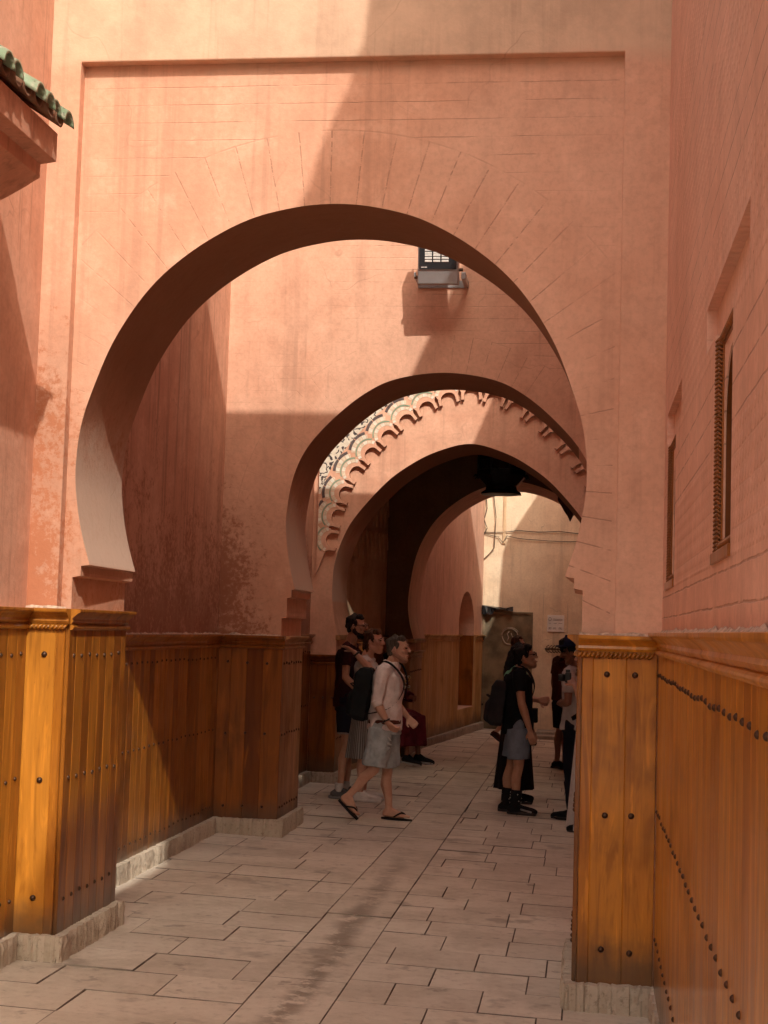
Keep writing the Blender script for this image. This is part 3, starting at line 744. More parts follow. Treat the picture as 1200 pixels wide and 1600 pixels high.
# ------------------------------------------------------------------ canopy of the near left wall
def canopy():
    X0, YE, YS = -2.79, 6.36, 1.2
    prof = [(X0, 3.47), (X0 + .12, 3.535), (X0 + .23, 3.59), (X0 + .31, 3.635), (X0 + .375, 3.675), (X0 + .375, 3.735), (X0 + .447, 3.745), (X0 + .447, 3.872), (X0, 3.95)]
    mb = MB(); mb.prism(prof, lambda a, b, d: (a, d, b), YS, YE)
    cp = obj('canopy', mb, M['pink_near'], w1, .005)
    xe, ze = X0 + .508, 3.872                                # eave line of the tiles, roof rises to the wall
    slope = .62; pitch = .118; n = int((YE - YS) / pitch)
    def chan(y, r, up, x_a, x_b, zoff, rr):
        """half-round tile: up=1 cover, up=-1 pan"""
        mb = MB(); N = 10; vs = []; fs = []
        for ix, (x, s) in enumerate(((x_a, 1.0), (x_b, .82))):
            z = ze + (xe - x) * slope + zoff
            for ro in (r * s, (r - .013) * s):
                for k in range(N + 1):
                    a = math.pi * k / N; vs.append((x + rr, y + ro * math.cos(a), z + up * ro * math.sin(a)))
        W = N + 1
        for k in range(N):
            fs += [(k, k + 1, 2 * W + k + 1, 2 * W + k), (W + k, 3 * W + k, 3 * W + k + 1, W + k + 1), (k, W + k, W + k + 1, k + 1), (2 * W + k, 2 * W + k + 1, 3 * W + k + 1, 3 * W + k)]
        for e in (0, N): fs += [(e, 2 * W + e, 3 * W + e, W + e)]
        mb.add(vs, fs); return mb
    k = 0
    for i in range(n + 1):
        y = YE - .045 - i * pitch
        for r_ in range(3):
            xa = xe - r_ * .21; j = random.uniform(-.014, .014)
            if (i == 4 and r_ == 0): j -= .05                # one broken short
            obj('roof_tile', chan(y, .062, 1, xa + j, xa - .25, .028 + r_ * .01, 0), M['tile'], cp, smooth=True)
            if r_ == 0: obj('pan_tile', chan(y - pitch / 2, .05, -1, xa - .02 + random.uniform(-.01, .01), xa - .45, .035, 0), M['clay'], cp, smooth=True)
canopy()

# ------------------------------------------------------------------ beyond the last arch
fwA, fwB = Vector((-2.43, YD2)), Vector((-1.80, 27.0))
fu = (fwB - fwA).normalized(); fn = Vector((fu.y, -fu.x)); FL = (fwB - fwA).length
fw = thing('plaster_wall', 'slanting left wall beyond the last arch, with an arched niche and pale boards', 'wall', (-2.1, 24, 0), LWALLS)
n0, n1 = 3.88, 5.32                                          # the niche along the wall
def fp(a, b, d): return (fwA.x + fu.x * a + fn.x * d, fwA.y + fu.y * a + fn.y * d, b)
nm = (n0 + n1) / 2; nh = (n1 - n0) / 2
niche = [(n0, .47)] + [(nm - nh * math.cos(k * math.pi / 18), 1.75 + .64 * math.sin(k * math.pi / 18)) for k in range(19)] + [(n1, .47)]
mb = MB(); mb.prism([(-.3, .47), (-.3, 8), (FL + .3, 8), (FL + .3, .47)] + niche[::-1], fp, -.4, 0); mb.prism([(-.3, -.2), (FL + .3, -.2), (FL + .3, .47), (-.3, .47)], fp, -.4, 0)
mb.prism([(n0 - .1, .3), (n1 + .1, .3), (n1 + .1, 2.6), (n0 - .1, 2.6)], fp, -.5, -.26)
obj('plaster_body', mb, M['far_pink'], fw)
def fw_panel(s0, s1, z0, z1, mat, capped=True, d=0., nm_='wainscot'):
    p0 = fwA + fu * s0 + fn * d
    return wainscot(fw, (p0.x, p0.y), (fu.x, fu.y), (fn.x, fn.y), s1 - s0, z0, z1, .15, mat, capped=capped, name=nm_)
fw_panel(0, n0, .14, 1.66, 'wood_far'); fw_panel(n1, FL, .14, 1.66, 'wood_far'); fw_panel(n0, n1, .14, .47, 'wood_far', False)
fw_panel(n0, n1, .48, 1.66, 'wood_dark', True, -.26, 'niche_panel')
for a, b in ((n1 - .018, n1 - .001), (n0 + .001, n0 + .018)):
    mb = MB(); mb.prism([(a, .48), (b, .48), (b, 1.66), (a, 1.66)], fp, -.235, .0, .2); obj('niche_lining', mb, M['wood_dark'], fw)
p0 = fwA; plinth(fw, (p0.x, p0.y), (fu.x, fu.y), (fn.x, fn.y), FL - .1, 0, .17, .08, 25, mat='kerb')

ew = thing('end_wall', 'tall ochre end wall closing off the alley, half sunlit, with a metal door', 'wall', (-.5, 27.2, 0))
YE_ = 27.0
mb = MB(); mb.box(-3.5, 2.0, YE_, YE_ + .6, -.2, 9); obj('plaster_body', mb, M['yellow'], ew)
d = MB()                                                     # dented sheet-metal door
nx, nz = 14, 30; x0, x1, z0, z1 = -1.755, -.945, .03, 2.055; vs = []; fs = []
for j in range(nz + 1):
    for i in range(nx + 1):
        x = x0 + (x1 - x0) * i / nx; z = z0 + (z1 - z0) * j / nz
        vs.append((x, YE_ - .03 + .012 * mnoise.noise(Vector((x * 4, 0, z * 5))), z))
for j in range(nz):
    for i in range(nx): a = j * (nx + 1) + i; fs.append((a, a + 1, a + nx + 2, a + nx + 1))
d.add(vs, fs); do = obj('door', d, M['sheet'], ew, smooth=True)
mb = MB(); mb.box(x0 - .03, x0, YE_ - .045, YE_ + .01, .03, 2.09); mb.box(x1, x1 + .03, YE_ - .045, YE_ + .01, .03, 2.09); mb.box(x0, x1, YE_ - .045, YE_ + .01, 2.055, 2.09)
obj('door_frame', mb, M['sheet'], do)
mb = MB(); cxm, czm, r0 = -1.31, 1.66, .135                  # chalked ring with an S-like stroke
mb.tube([(cxm + (r0 + .008 * math.sin(3 * a)) * math.cos(a), YE_ - .05, czm + r0 * 1.02 * math.sin(a)) for a in [k * 2 * math.pi / 28 for k in range(28)]], .011, 6, closed=True)
mb.tube([(cxm + (r0 + .03) * math.cos(a), YE_ - .048, czm + .01 + (r0 + .012) * math.sin(a)) for a in [.5 + k * .2 for k in range(11)]], .007, 6)
mb.tube([(cxm - .05, YE_ - .05, czm - .09), (cxm - .02, YE_ - .05, czm - .02), (cxm - .045, YE_ - .05, czm + .05), (cxm - .01, YE_ - .05, czm + .09)], .009, 6)
mb.tube([(cxm + .02, YE_ - .05, czm - .1), (cxm + .05, YE_ - .05, czm - .02), (cxm + .02, YE_ - .05, czm + .06)], .008, 6)
obj('chalk_mark', mb, M['chalk'], do, smooth=True)
mb = MB()                                                    # ragged hood remnant over the door
vs = []; fs = []
for i in range(13):
    x = -1.80 + i * .045; dr = .05 + .035 * mnoise.noise(Vector((i * .9, 1, 0))) + (.07 if i < 5 else -.02 * (i - 5) / 2)
    vs += [(x, YE_ - .005, 2.20 - .005 * i), (x, YE_ - .16 + .03 * math.sin(i), 2.19 - .008 * i), (x, YE_ - .15 + .03 * math.sin(i * 1.7), 2.16 - dr)]
for i in range(12): a = i * 3; fs += [(a, a + 3, a + 4, a + 1), (a + 1, a + 4, a + 5, a + 2)]
mb.add(vs, fs); h = obj('door_hood', mb, M['black'], ew)
mb = MB(); mb.box(-.825, 2, YE_ - .012, YE_ + .01, .0, .34); obj('base_course', mb, M['yellow'], ew)
mb = MB(); mb.box(-1.475, -1.425, YE_ - .03, YE_ + .01, 3.28, 8.4); obj('conduit', mb, M['conduit'], ew, .006)

def cable(label, pts, r=.008):
    mb = MB(); sp = []
    for i in range(len(pts) - 1):
        a, b = Vector(pts[i]), Vector(pts[i + 1])
        for k in range(6):
            t = k / 6; q = a.lerp(b, t); q.z -= .03 * math.sin(math.pi * t) * (b - a).length; sp.append(q)
    sp.append(Vector(pts[-1])); mb.tube(sp, r, 6)
    o = obj('cable', mb, M['cable'], None, smooth=True); tag(o, label, 'cable', kind='thing')
cable('thin cable strung level across the ochre end wall, upper of the two', [(-1.80, YE_ - .02, 3.48), (-1.2, YE_ - .03, 3.52), (-.5, YE_ - .03, 3.52), (.35, YE_ - .02, 3.5)])
cable('thin cable kinked below the level one on the end wall', [(-1.80, YE_ - .02, 3.46), (-1.55, YE_ - .03, 3.40), (-1.47, YE_ - .04, 3.30), (-1.40, YE_ - .04, 3.42), (-.9, YE_ - .03, 3.36), (.35, YE_ - .02, 3.40)], .007)
cable('cable hanging in a long loop down the corner beside the end wall', [(-1.72, YE_ - .02, 6.5), (-1.70, YE_ - .04, 4.6), (-1.60, YE_ - .05, 3.75), (-1.62, YE_ - .05, 3.2), (-1.80, YE_ - .02, 3.0)], .008)
cable('short tangled cable clipped high in the corner of the end wall', [(-1.80, YE_ - .03, 4.3), (-1.76, YE_ - .05, 3.9), (-1.81, YE_ - .04, 3.7), (-1.75, YE_ - .05, 3.55), (-1.82, YE_ - .03, 3.42)], .009)

# wall plate with lines of small lettering
sg = thing('wall_sign', 'small white notice plate with grey lettering, right of the metal door', 'sign', (-.52, YE_ - .01, 1.91))
mb = MB(); mb.box(-.665, -.375, YE_ - .018, YE_ - .002, 1.765, 2.055); obj('plate', mb, M['white'], sg, .003)
def text(parent, body, size, x, y, z, mat, name='lettering', al='LEFT', sx=1.):
    cu = bpy.data.curves.new(name, 'FONT'); cu.body = body; cu.size = size; cu.extrude = .0006; cu.align_x = al
    o = bpy.data.objects.new(name, cu); C.objects.link(o); cu.materials.append(mat)
    o.parent = parent; o.location = Vector((x, y, z)) - wloc(parent); o.rotation_euler = (R(90), 0, 0); o.scale = (sx, 1, 1)
    return o
mb = MB(); rnd = random.Random(5)
def scribble(x0, x1, z, h, mbx):
    """small illegible cursive strokes, as blurred in the photo"""
    x = x0; pts = []
    while x < x1:
        pts.append((x, YE_ - .0195, z + h * (.5 * math.sin(x * 260) + rnd.uniform(-.3, .3)))); x += .006
    mbx.tube(pts, .0035, 5)
for z, segs in ((1.985, ((-.56, -.40),)), (1.965, ((-.56, -.40),)), (1.913, ((-.64, -.60), (-.555, -.50), (-.47, -.40))), (1.835, ((-.64, -.59), (-.565, -.51), (-.47, -.41))), (1.815, ((-.64, -.59), (-.565, -.51), (-.465, -.41)))):
    for a, b in segs: scribble(a, b, z, .012, mb)
mb.tube([(-.62 + .022 * math.cos(k), YE_ - .0195, 1.985 + .03 * math.sin(k)) for k in [i * 2 * math.pi / 12 for i in range(12)]], .005, 5, closed=True)
obj('lettering', mb, M['ink'], sg)

hk = thing('wall_hooks', 'row of bent dark iron hooks on the end wall, below the white plate', 'hooks', (-.55, YE_, 1.46))
mb = MB(); mb.box(-.70, -.24, YE_ - .014, YE_ - .002, 1.455, 1.475); obj('rail', mb, M['iron'], hk)
for k in range(9):
    x = -.685 + k * .052; mb = MB()
    mb.tube([(x + .055, YE_ - .02, 1.53), (x + .02, YE_ - .05, 1.505), (x, YE_ - .06, 1.465), (x + .015, YE_ - .05, 1.425), (x + .055, YE_ - .02, 1.40)], .008, 6); obj('hook', mb, M['iron'], hk, smooth=True)

st = thing('stone_step', 'low pale stone step on the ground against the end wall', 'step', (-.5, 26, 0))
mb = MB(); mb.box(-.80, .3, 25.2, 25.62, -.02, .075); obj('slab', mb, M['kerb'], st, .01)
mb = MB(); mb.box(-.80, .3, 26.45, 26.98, -.02, .07); obj('slab', mb, M['kerb'], st, .01)

# ------------------------------------------------------------------ crumbs of plaster where the walls meet the panelling caps
def crumbs(parent, p0, u, n, L, z, seed):
    rnd = random.Random(seed); u = vec2(u); n = vec2(n); P = Vector((p0[0], p0[1], z)); mb = MB(); s = 0.; top = []; 
    N = max(4, int(L / .03)); vs = []; fs = []
    for i in range(N + 1):
        a = P + u * (L * i / N); h = max(.002, .010 + .016 * mnoise.noise(Vector((i * .31 + seed, seed, 0))) + rnd.uniform(-.003, .004))
        vs += [a, a + n * (.004 + h * .9), a + n * .003 + Vector((0, 0, h))]
    for i in range(N):
        o = i * 3; fs += [(o + 1, o + 4, o + 5, o + 2), (o, o + 3, o + 4, o + 1)]
    mb.add(vs, fs); obj('plaster_crust', mb, M['crust'], parent)
M['crust'] = simple('crumbled_plaster', (.50, .36, .27), .95, .4, 40, bump=.6)
crumbs(a1, (-.03, YA - .066), (1, 0), (0, -1), .38, 1.745, 2)
crumbs(a1, (-2.79, YA - .066), (1, 0), (0, -1), .21, 1.798, 3)
crumbs(rw, (XR - .001, 1.0), (0, 1), (-1, 0), YA - 1.07, 1.763, 5)
crumbs(w2, (-2.95, YA2), (0, 1), (1, 0), YB - YA2, 1.658, 6)
crumbs(a2, (-2.95, YB), (1, 0), (0, -1), .51, 1.658, 7)
# ------------------------------------------------------------------ floodlight
fl = thing('floodlight', 'grey square floodlight mounted above the second arch', 'floodlight', (-1.2, YB, 4.6))
def flood():
    x0, x1 = -1.365, -1.045; z0 = 4.50
    tilt = .40
    def T(p):                                               # tilt about its lower back edge, face looks down the alley
        x, y, z = p; y0 = YB - .06; a = R(9)
        dy, dz = y - y0, z - z0
        return (x, y0 + dy * math.cos(a) - dz * math.sin(a), z0 + dy * math.sin(a) + dz * math.cos(a))
    def bx(*a):
        m = MB(); m.box(*a); m.v = [T(v) for v in m.v]; return m
    yb, yf = YB - .24, YB - .36
    obj('housing', bx(x0, x1, yf, yb, z0, z0 + .48), M['alu'], fl, .008)
    obj('front_glass', bx(x0 + .012, x1 - .012, yf - .012, yf - .001, z0 + .115, z0 + .47), M['lens_glass'], fl, .002)
    for j in range(3):
        for i in range(3):
            m = MB(); cx, cz = x0 + .085 + i * .066, z0 + .20 + j * .062
            for q, (sx, dz) in enumerate(((.028, -.022), (.028, .0), (.028, .022))):
                m.box(cx - sx, cx + sx, yf - .018, yf - .010, cz + dz - .008, cz + dz + .008)
            m.v = [T(v) for v in m.v]; obj('led_lens', m, M['led'], fl, .003)
    m = MB()
    for x in (x0 + .03, x0 + .055): m.box(x, x + .02, yf - .0135, yf - .011, z0 + .127, z0 + .134)
    m.v = [T(v) for v in m.v]; obj('maker_mark', m, M['white'], fl)
    m = MB()
    for k in range(8):
        xx = x0 + .02 + k * .038; m.box(xx, xx + .008, yb, yb + .05, z0 + .03, z0 + .44)
    m.v = [T(v) for v in m.v]; obj('cooling_fins', m, M['alu'], fl)
    m = MB(); m.box(x0 - .035, x0 - .022, YB - .33, YB, z0 + .02, z0 + .055); m.box(x1 + .022, x1 + .055, YB - .33, YB, z0 + .0, z0 + .055); m.box(x0 - .035, x1 + .055, YB - .014, YB + .002, z0, z0 + .06)
    obj('bracket', m, M['alu'], fl, .003)
    m = MB()
    for x, dz in ((x0 - .012, -.02), (x1 + .012, .04)): m.tube([(x - .02, YB - .30, z0 + dz + .04), (x + .02, YB - .30, z0 + dz + .04)], .014, 8)
    obj('bolt', m, M['iron'], fl)
flood()

# ------------------------------------------------------------------ lanterns
ln = thing('lantern', 'big black octagonal lantern hanging in the middle of the covered passage', 'lantern', (-1.03, 18.3, 3.38), 'lanterns in the covered passage')
c = (-1.03, 18.3, 0)
mb = MB(); mb.lathe([(.02, 4.36), (.02, 4.15), (.2, 4.05), (.33, 3.98), (.33, 3.94), (.29, 3.93)], c, 8, rot=.39); obj('roof', mb, M['lantern'], ln)
mb = MB(); mb.lathe([(.285, 3.93), (.285, 3.64)], c, 8, rot=.39); obj('pane', mb, M['glass_dark'], ln)
mb = MB()
for k in range(8):
    a = .39 + k * math.pi / 4; x, y = c[0] + .295 * math.cos(a), c[1] + .295 * math.sin(a); mb.tube([(x, y, 3.63), (x, y, 3.95)], .014, 6)
mb.lathe([(.31, 3.60), (.31, 3.66), (.29, 3.665), (.29, 3.60)], c, 8, rot=.39); mb.lathe([(.30, 3.775), (.30, 3.80), (.288, 3.80), (.288, 3.775)], c, 8, rot=.39)
obj('frame', mb, M['lantern'], ln)
mb = MB(); mb.lathe([(.31, 3.60), (.26, 3.54), (.19, 3.47), (.20, 3.425), (.25, 3.395), (.255, 3.375), (.20, 3.372)], c, 8, rot=.39); obj('drip_bowl', mb, M['lantern'], ln)
mb = MB()
for k in range(8):
    a = .39 + k * math.pi / 4; u = Vector((math.cos(a), math.sin(a), 0)); p = Vector((c[0], c[1], 3.58)) + u * .30
    mb.tube([p, p + u * .035 + Vector((0, 0, .015)), p + u * .06 + Vector((0, 0, -.01))], [.02, .014, .003], 6)
obj('finial', mb, M['lantern'], ln)
mb = MB(); mb.tube([(c[0], c[1], 4.35), (c[0], c[1], 4.52)], .012, 6); obj('chain', mb, M['lantern'], ln)
l2 = thing('lantern', 'small dark red lantern with a pointed tip, hanging right of the big black one', 'lantern', (-.22, 18.1, 3.06), 'lanterns in the covered passage')
c = (-.205, 18.1, 0)
mb = MB(); mb.lathe([(.015, 3.9), (.12, 3.6), (.155, 3.52), (.15, 3.30)], c, 6, rot=.1); obj('glass_body', mb, M['lantern_red'], l2)
mb = MB(); mb.lathe([(.15, 3.302), (.10, 3.22), (.065, 3.16), (.035, 3.12), (.004, 3.055)], c, 6, rot=.1); obj('pointed_tip', mb, M['lantern_red'], l2)
mb = MB(); mb.tube([(c[0], c[1], 3.88), (c[0], c[1], 4.52)], .012, 6); obj('chain', mb, M['lantern'], l2)

# ------------------------------------------------------------------ people
FAB = {}
def fab(key, c, **k):
    if key not in FAB: FAB[key] = fabric('cloth_' + key, c, **k)
    return FAB[key]
def skin_mat(key, c):
    k = 'skin_' + key
    if k not in FAB:
        s = NT(k); n = s.noise(14, 4, .6); n2 = s.noise(60, 3)
        col = s.mix(s.ss(n, .35, .7, 0, .5), c, (c[0] * .82, c[1] * .66, c[2] * .6)); col = s.mix(s.ss(n2, .5, .7, 0, .12), col, tuple(x * .6 for x in c))
        s.b.inputs['Subsurface Weight'].default_value = .06; s.b.inputs['Subsurface Radius'].default_value = (.01, .004, .002)
        FAB[k] = s.fin(col, .52, s.bump(n2, .08, .002), spec=.4)
    return FAB[k]
def hair_mat(key, c):
    k = 'hair_' + key
    if k not in FAB:
        s = NT(k); n = s.noise(1, 4, .6, v=s.map((60, 60, 16)))
        FAB[k] = s.fin(s.mix(s.ss(n, .35, .65), tuple(x * .55 for x in c), tuple(min(1, x * 1.4) for x in c)), .62, s.bump(n, .6, .006), spec=.2)
    return FAB[k]

_BALL = None
def ball_pts():
    global _BALL
    if _BALL is None:
        bm = bmesh.new(); bmesh.ops.create_icosphere(bm, subdivisions=1, radius=1.05); _BALL = [v.co.copy() for v in bm.verts]; bm.free()
    return _BALL
class SV:                                     # a solid made of hulls, later fused into one skin
    def __init__(s): s.parts = []
    def hull(s, pts): s.parts.append([Vector(p) for p in pts]); return s
    def ell(s, c, r, rot=None):
        c = Vector(c); r = (r, r, r) if isinstance(r, (int, float)) else r
        s.parts.append([c + ((rot @ Vector((p.x * r[0], p.y * r[1], p.z * r[2]))) if rot else Vector((p.x * r[0], p.y * r[1], p.z * r[2]))) for p in ball_pts()]); return s
    def cap(s, a, ra, b, rb):
        a, b = Vector(a), Vector(b); s.parts.append([a + p * ra for p in ball_pts()] + [b + p * rb for p in ball_pts()]); return s
    def chain(s, pts):                        # [(p, r), ...]
        for (a, ra), (b, rb) in zip(pts, pts[1:]): s.cap(a, ra, b, rb)
        return s
    def frus(s, a, ra, b, rb, n=16):          # flat-ended limb of cloth
        a, b = Vector(a), Vector(b); t = (b - a).normalized(); u = t.orthogonal().normalized(); w = t.cross(u)
        s.parts.append([c + (u * math.cos(k * 2 * math.pi / n) + w * math.sin(k * 2 * math.pi / n)) * r_ for c, r_ in ((a, ra), (b, rb)) for k in range(n)]); return s
    def rings(s, rs, n=20):                   # stacked ellipse slices (cx, cy, z, ax, ay)
        for A, B in zip(rs, rs[1:]):
            s.parts.append([Vector((q[0] + q[3] * math.cos(k * 2 * math.pi / n), q[1] + q[4] * math.sin(k * 2 * math.pi / n), q[2])) for q in (A, B) for k in range(n)])
        return s
    def mesh(s, name):
        bm = bmesh.new()
        for pts in s.parts:
            vs = [bm.verts.new(p) for p in pts]
            g = bmesh.ops.convex_hull(bm, input=vs)
            kill = list({v for v in g['geom_interior'] + g['geom_unused'] if isinstance(v, bmesh.types.BMVert)})
            if kill: bmesh.ops.delete(bm, geom=kill, context='VERTS')
        me = bpy.data.meshes.new(name); bm.to_mesh(me); bm.free(); return me
PENDING = []
def solid(name, sv, mat, parent, vox=.008, smooth=4, wrinkle=0., wscale=9., wz=1.):
    o = bpy.data.objects.new(name, sv.mesh(name)); C.objects.link(o); o.parent = parent
    m = o.modifiers.new('r', 'REMESH'); m.mode = 'VOXEL'; m.voxel_size = vox
    m = o.modifiers.new('s', 'SMOOTH'); m.iterations = smooth; m.factor = .5
    PENDING.append((o, mat, wrinkle, wscale, wz)); return o
def flush():
    bpy.context.view_layer.update(); dg = bpy.context.evaluated_depsgraph_get()
    for o, mat, wr, ws, wz in PENDING:
        me = bpy.data.meshes.new_from_object(o.evaluated_get(dg)); o.modifiers.clear(); old = o.data; o.data = me; me.name = o.name
        me.materials.clear(); me.materials.append(mat)
        if wr:
            sd = (sum(map(ord, o.name)) % 97) * .37
            nrm = [v.normal.copy() for v in me.vertices]; cos = [v.co.copy() for v in me.vertices]; flat = []
            for c, n_ in zip(cos, nrm):
                q = Vector((c.x * ws + sd, c.y * ws, c.z * ws * wz)); flat += (c + n_ * (wr * (mnoise.noise(q) + .5 * mnoise.noise(q * 2.3))))[:]
            me.vertices.foreach_set('co', flat)
        me.polygons.foreach_set('use_smooth', [True] * len(me.polygons)); bpy.data.meshes.remove(old)
    PENDING.clear()
def lmesh(name, mb, mat, parent, smooth=True):       # small plain mesh in the person's own frame
    o = bpy.data.objects.new(name, mesh_of(name, mb, mat, smooth)); C.objects.link(o); o.parent = parent; return o

def hand(sv, wrist, d, palm_n, curl=.5, side=1, k=1.):
    """palm, four fingers of their own lengths, thumb from the side"""
    d = Vector(d).normalized(); n = Vector(palm_n); n = (n - d * n.dot(d)).normalized(); w = d.cross(n) * side
    wv = Vector(wrist)
    pc = [wv + d * .012 * k, wv + d * .085 * k]
    sv.hull([pc[0] + w * x * .026 * k + n * y * .012 * k for x in (-1, 1) for y in (-1, 1)] + [pc[1] + w * x * .038 * k + n * y * .011 * k for x in (-1, 1) for y in (-1, 1)])
    for i, (off, L) in enumerate(((.030, .070), (.010, .080), (-.011, .074), (-.030, .058))):
        p = pc[1] + w * off * k; ang = curl * .7; q = p
        for seg, (f, r_) in enumerate(((.48, .0088), (.30, .0080), (.22, .0070))):
            dd = d * math.cos(ang) + n * math.sin(ang); e = q + dd * L * f * k; sv.cap(q, r_ * k, e, (r_ - .0008) * k); q = e; ang += curl * .85
    th = wv + d * .03 * k + w * .026 * k; t1 = th + (d * .6 + w * .65 + n * .35).normalized() * .038 * k; t2 = t1 + (d * .85 + w * .1 + n * .4).normalized() * .030 * k
    sv.cap(th, .0125 * k, t1, .0105 * k); sv.cap(t1, .0105 * k, t2, .0085 * k)

def head(sv, root, hc, pitch=0., yaw=0., skin=None, k=1., brow=(.05, .03, .02), lips=(.32, .13, .10)):
    rot = Matrix.Rotation(yaw, 3, 'Z') @ Matrix.Rotation(-pitch, 3, 'Y'); hc = Vector(hc)
    T = lambda x, y, z: hc + rot @ (Vector((x, y, z)) * k)
    sv.ell(T(-.012, 0, .022), (.097 * k, .076 * k, .098 * k), rot)
    sv.ell(T(.026, 0, -.02), (.066 * k, .064 * k, .088 * k), rot)
    sv.cap(T(.03, 0, -.075), .044 * k, T(.064, 0, -.096), .028 * k)
    for y in (-1, 1):
        sv.cap(T(-.015, .058 * y, -.05), .022 * k, T(.05, .024 * y, -.092), .022 * k)
        sv.ell(T(-.012, .078 * y, -.005), (.017 * k, .008 * k, .029 * k), rot)
        sv.cap(T(.082, .030 * y, .030), .012 * k, T(.076, .052 * y, .022), .010 * k)          # brow ridge
        sv.ell(T(.066, .046 * y, -.022), (.020 * k, .017 * k, .016 * k), rot)                    # cheek
    sv.cap(T(.088, 0, .018), .010 * k, T(.108, 0, -.022), .013 * k); sv.ell(T(.100, .010, -.026), .010 * k); sv.ell(T(.100, -.010, -.026), .010 * k)
    sv.ell(T(.086, 0, -.057), (.012 * k, .022 * k, .008 * k), rot); sv.ell(T(.083, 0, -.069), (.012 * k, .020 * k, .008 * k), rot)
    for y in (-1, 1):
        m = MB(); c = T(.083, .031 * y, .008); N = 8
        pts = [c + rot @ (Vector((.004, 0, 0)) * k)]
        m.lathe([(.001, -.006 * k), (.009 * k, -.004 * k), (.012 * k, 0), (.009 * k, .004 * k), (.001, .006 * k)], c, 10); lmesh('eye', m, eye_m(), root)
        m = MB(); m.tube([T(.092, .014 * y, .026), T(.093, .032 * y, .031), T(.078, .052 * y, .025)], [.003 * k, .0042 * k, .002 * k], 6); lmesh('eyebrow', m, hair_mat('brow', brow), root)
    m = MB(); m.tube([T(.088, -.021, -.063), T(.0985, 0, -.0635), T(.088, .021, -.063)], [.0025 * k, .005 * k, .0025 * k], 6); lmesh('lips', m, simple_c('lips', lips), root)
    return T, rot
_sc = {}
def simple_c(n, c, r=.5):
    if n not in _sc: _sc[n] = simple(n, c, r, .1)
    return _sc[n]
def eye_m(): return simple_c('dark_eye', (.03, .02, .015), .2)

def person(label, loc, yaw, J, skin, arms=(1, -1), k=1., feet='bare', hd=None):
    """J: local joints, x forward, y to the person's left, z up"""
    root = bpy.data.objects.new('person', None); C.objects.link(root); root.location = loc; root.rotation_euler = (0, 0, yaw); root.empty_display_size = .2
    tag(root, label, 'person', None, 'thing')
    b = SV(); V = {q: Vector(p) for q, p in J.items()}
    pel, che, nek, hc = V['pelvis'], V['chest'], V['neck'], V['head']
    mid = pel.lerp(che, .5)
    b.ell(pel, (.115, .155, .12)); b.ell(mid, (.105, .135, .15)); b.ell(che, (.118, .162, .17)); b.cap(che + Vector((-.01, 0, .10)), .085, nek, .058)
    b.cap(nek + Vector((-.012, 0, -.02)), .058, hc + Vector((-.02, 0, -.05)), .053)
    for sd, y in (('L', 1), ('R', -1)):
        sh, el, wr = V['sh' + sd], V['el' + sd], V['wr' + sd]
        b.cap(che + Vector((0, .06 * y, .11)), .068, sh, .056)
        m = sh.lerp(el, .45); b.chain([(sh, .054), (m, .047), (el, .038)])
        m2 = el.lerp(wr, .3); b.chain([(el, .038), (m2, .040), (wr, .025)])
        d = V.get('hd' + sd, (wr - el)); hand(b, wr, d, V.get('pn' + sd, Vector((.3, -y, 0))), J.get('curl' + sd, (.45, 0, 0))[0], y)
        hp, kn, an = V['hip' + sd], V['kn' + sd], V['an' + sd]
        b.chain([(hp, .086), (hp.lerp(kn, .5), .072), (kn, .052)])
        tb = kn.lerp(an, .32) + (Vector((-.018, 0, 0))); b.chain([(kn, .052), (tb, .054), (kn.lerp(an, .7), .038), (an, .034)])
        hl, to = V['heel' + sd], V['toe' + sd]
        bl = hl.lerp(to, .68)
        b.cap(an, .034, hl + Vector((.0, 0, .015)), .030); b.cap(hl + Vector((0, 0, .006)), .030, bl, .030); b.cap(an, .030, bl, .026)
        ax = (to - bl).normalized(); si = Vector((-ax.y, ax.x, 0)) if abs(ax.z) < .95 else Vector((0, 1, 0)); si.normalize()
        for i, (o_, L) in enumerate(((.026 * y * -1, 1.0), (.010 * -y, .95), (-.004 * -y, .88), (-.017 * -y, .8), (-.030 * -y, .70))):
            b.cap(bl + si * o_ * .9, .014, bl + si * o_ + (to - bl) * .9 * L, .010 if i else .013)
    T, rot = head(b, root, hc, *(hd or (0, 0)))
    solid('body', b, skin, root, .0065, 3)
    return root, V, T, rot

def base_pose(**kw):
    J = dict(pelvis=(0, 0, .93), chest=(.0, 0, 1.26), neck=(.005, 0, 1.45), head=(.045, 0, 1.585),
             shL=(0, .185, 1.40), shR=(0, -.185, 1.40), elL=(-.03, .225, 1.11), elR=(-.03, -.225, 1.11), wrL=(.05, .215, .87), wrR=(.05, -.215, .87),
             hipL=(0, .095, .90), hipR=(0, -.095, .90), knL=(.015, .10, .49), knR=(.015, -.10, .49), anL=(-.02, .105, .085), anR=(-.02, -.105, .085),
             heelL=(-.055, .105, .03), heelR=(-.055, -.105, .03), toeL=(.18, .13, .022), toeR=(.18, -.13, .022))
    J.update(kw); return J
def scaled(J, f, skip=('curlL', 'curlR')):
    return {q: (p if q in skip else tuple(c * f for c in p)) for q, p in J.items()}

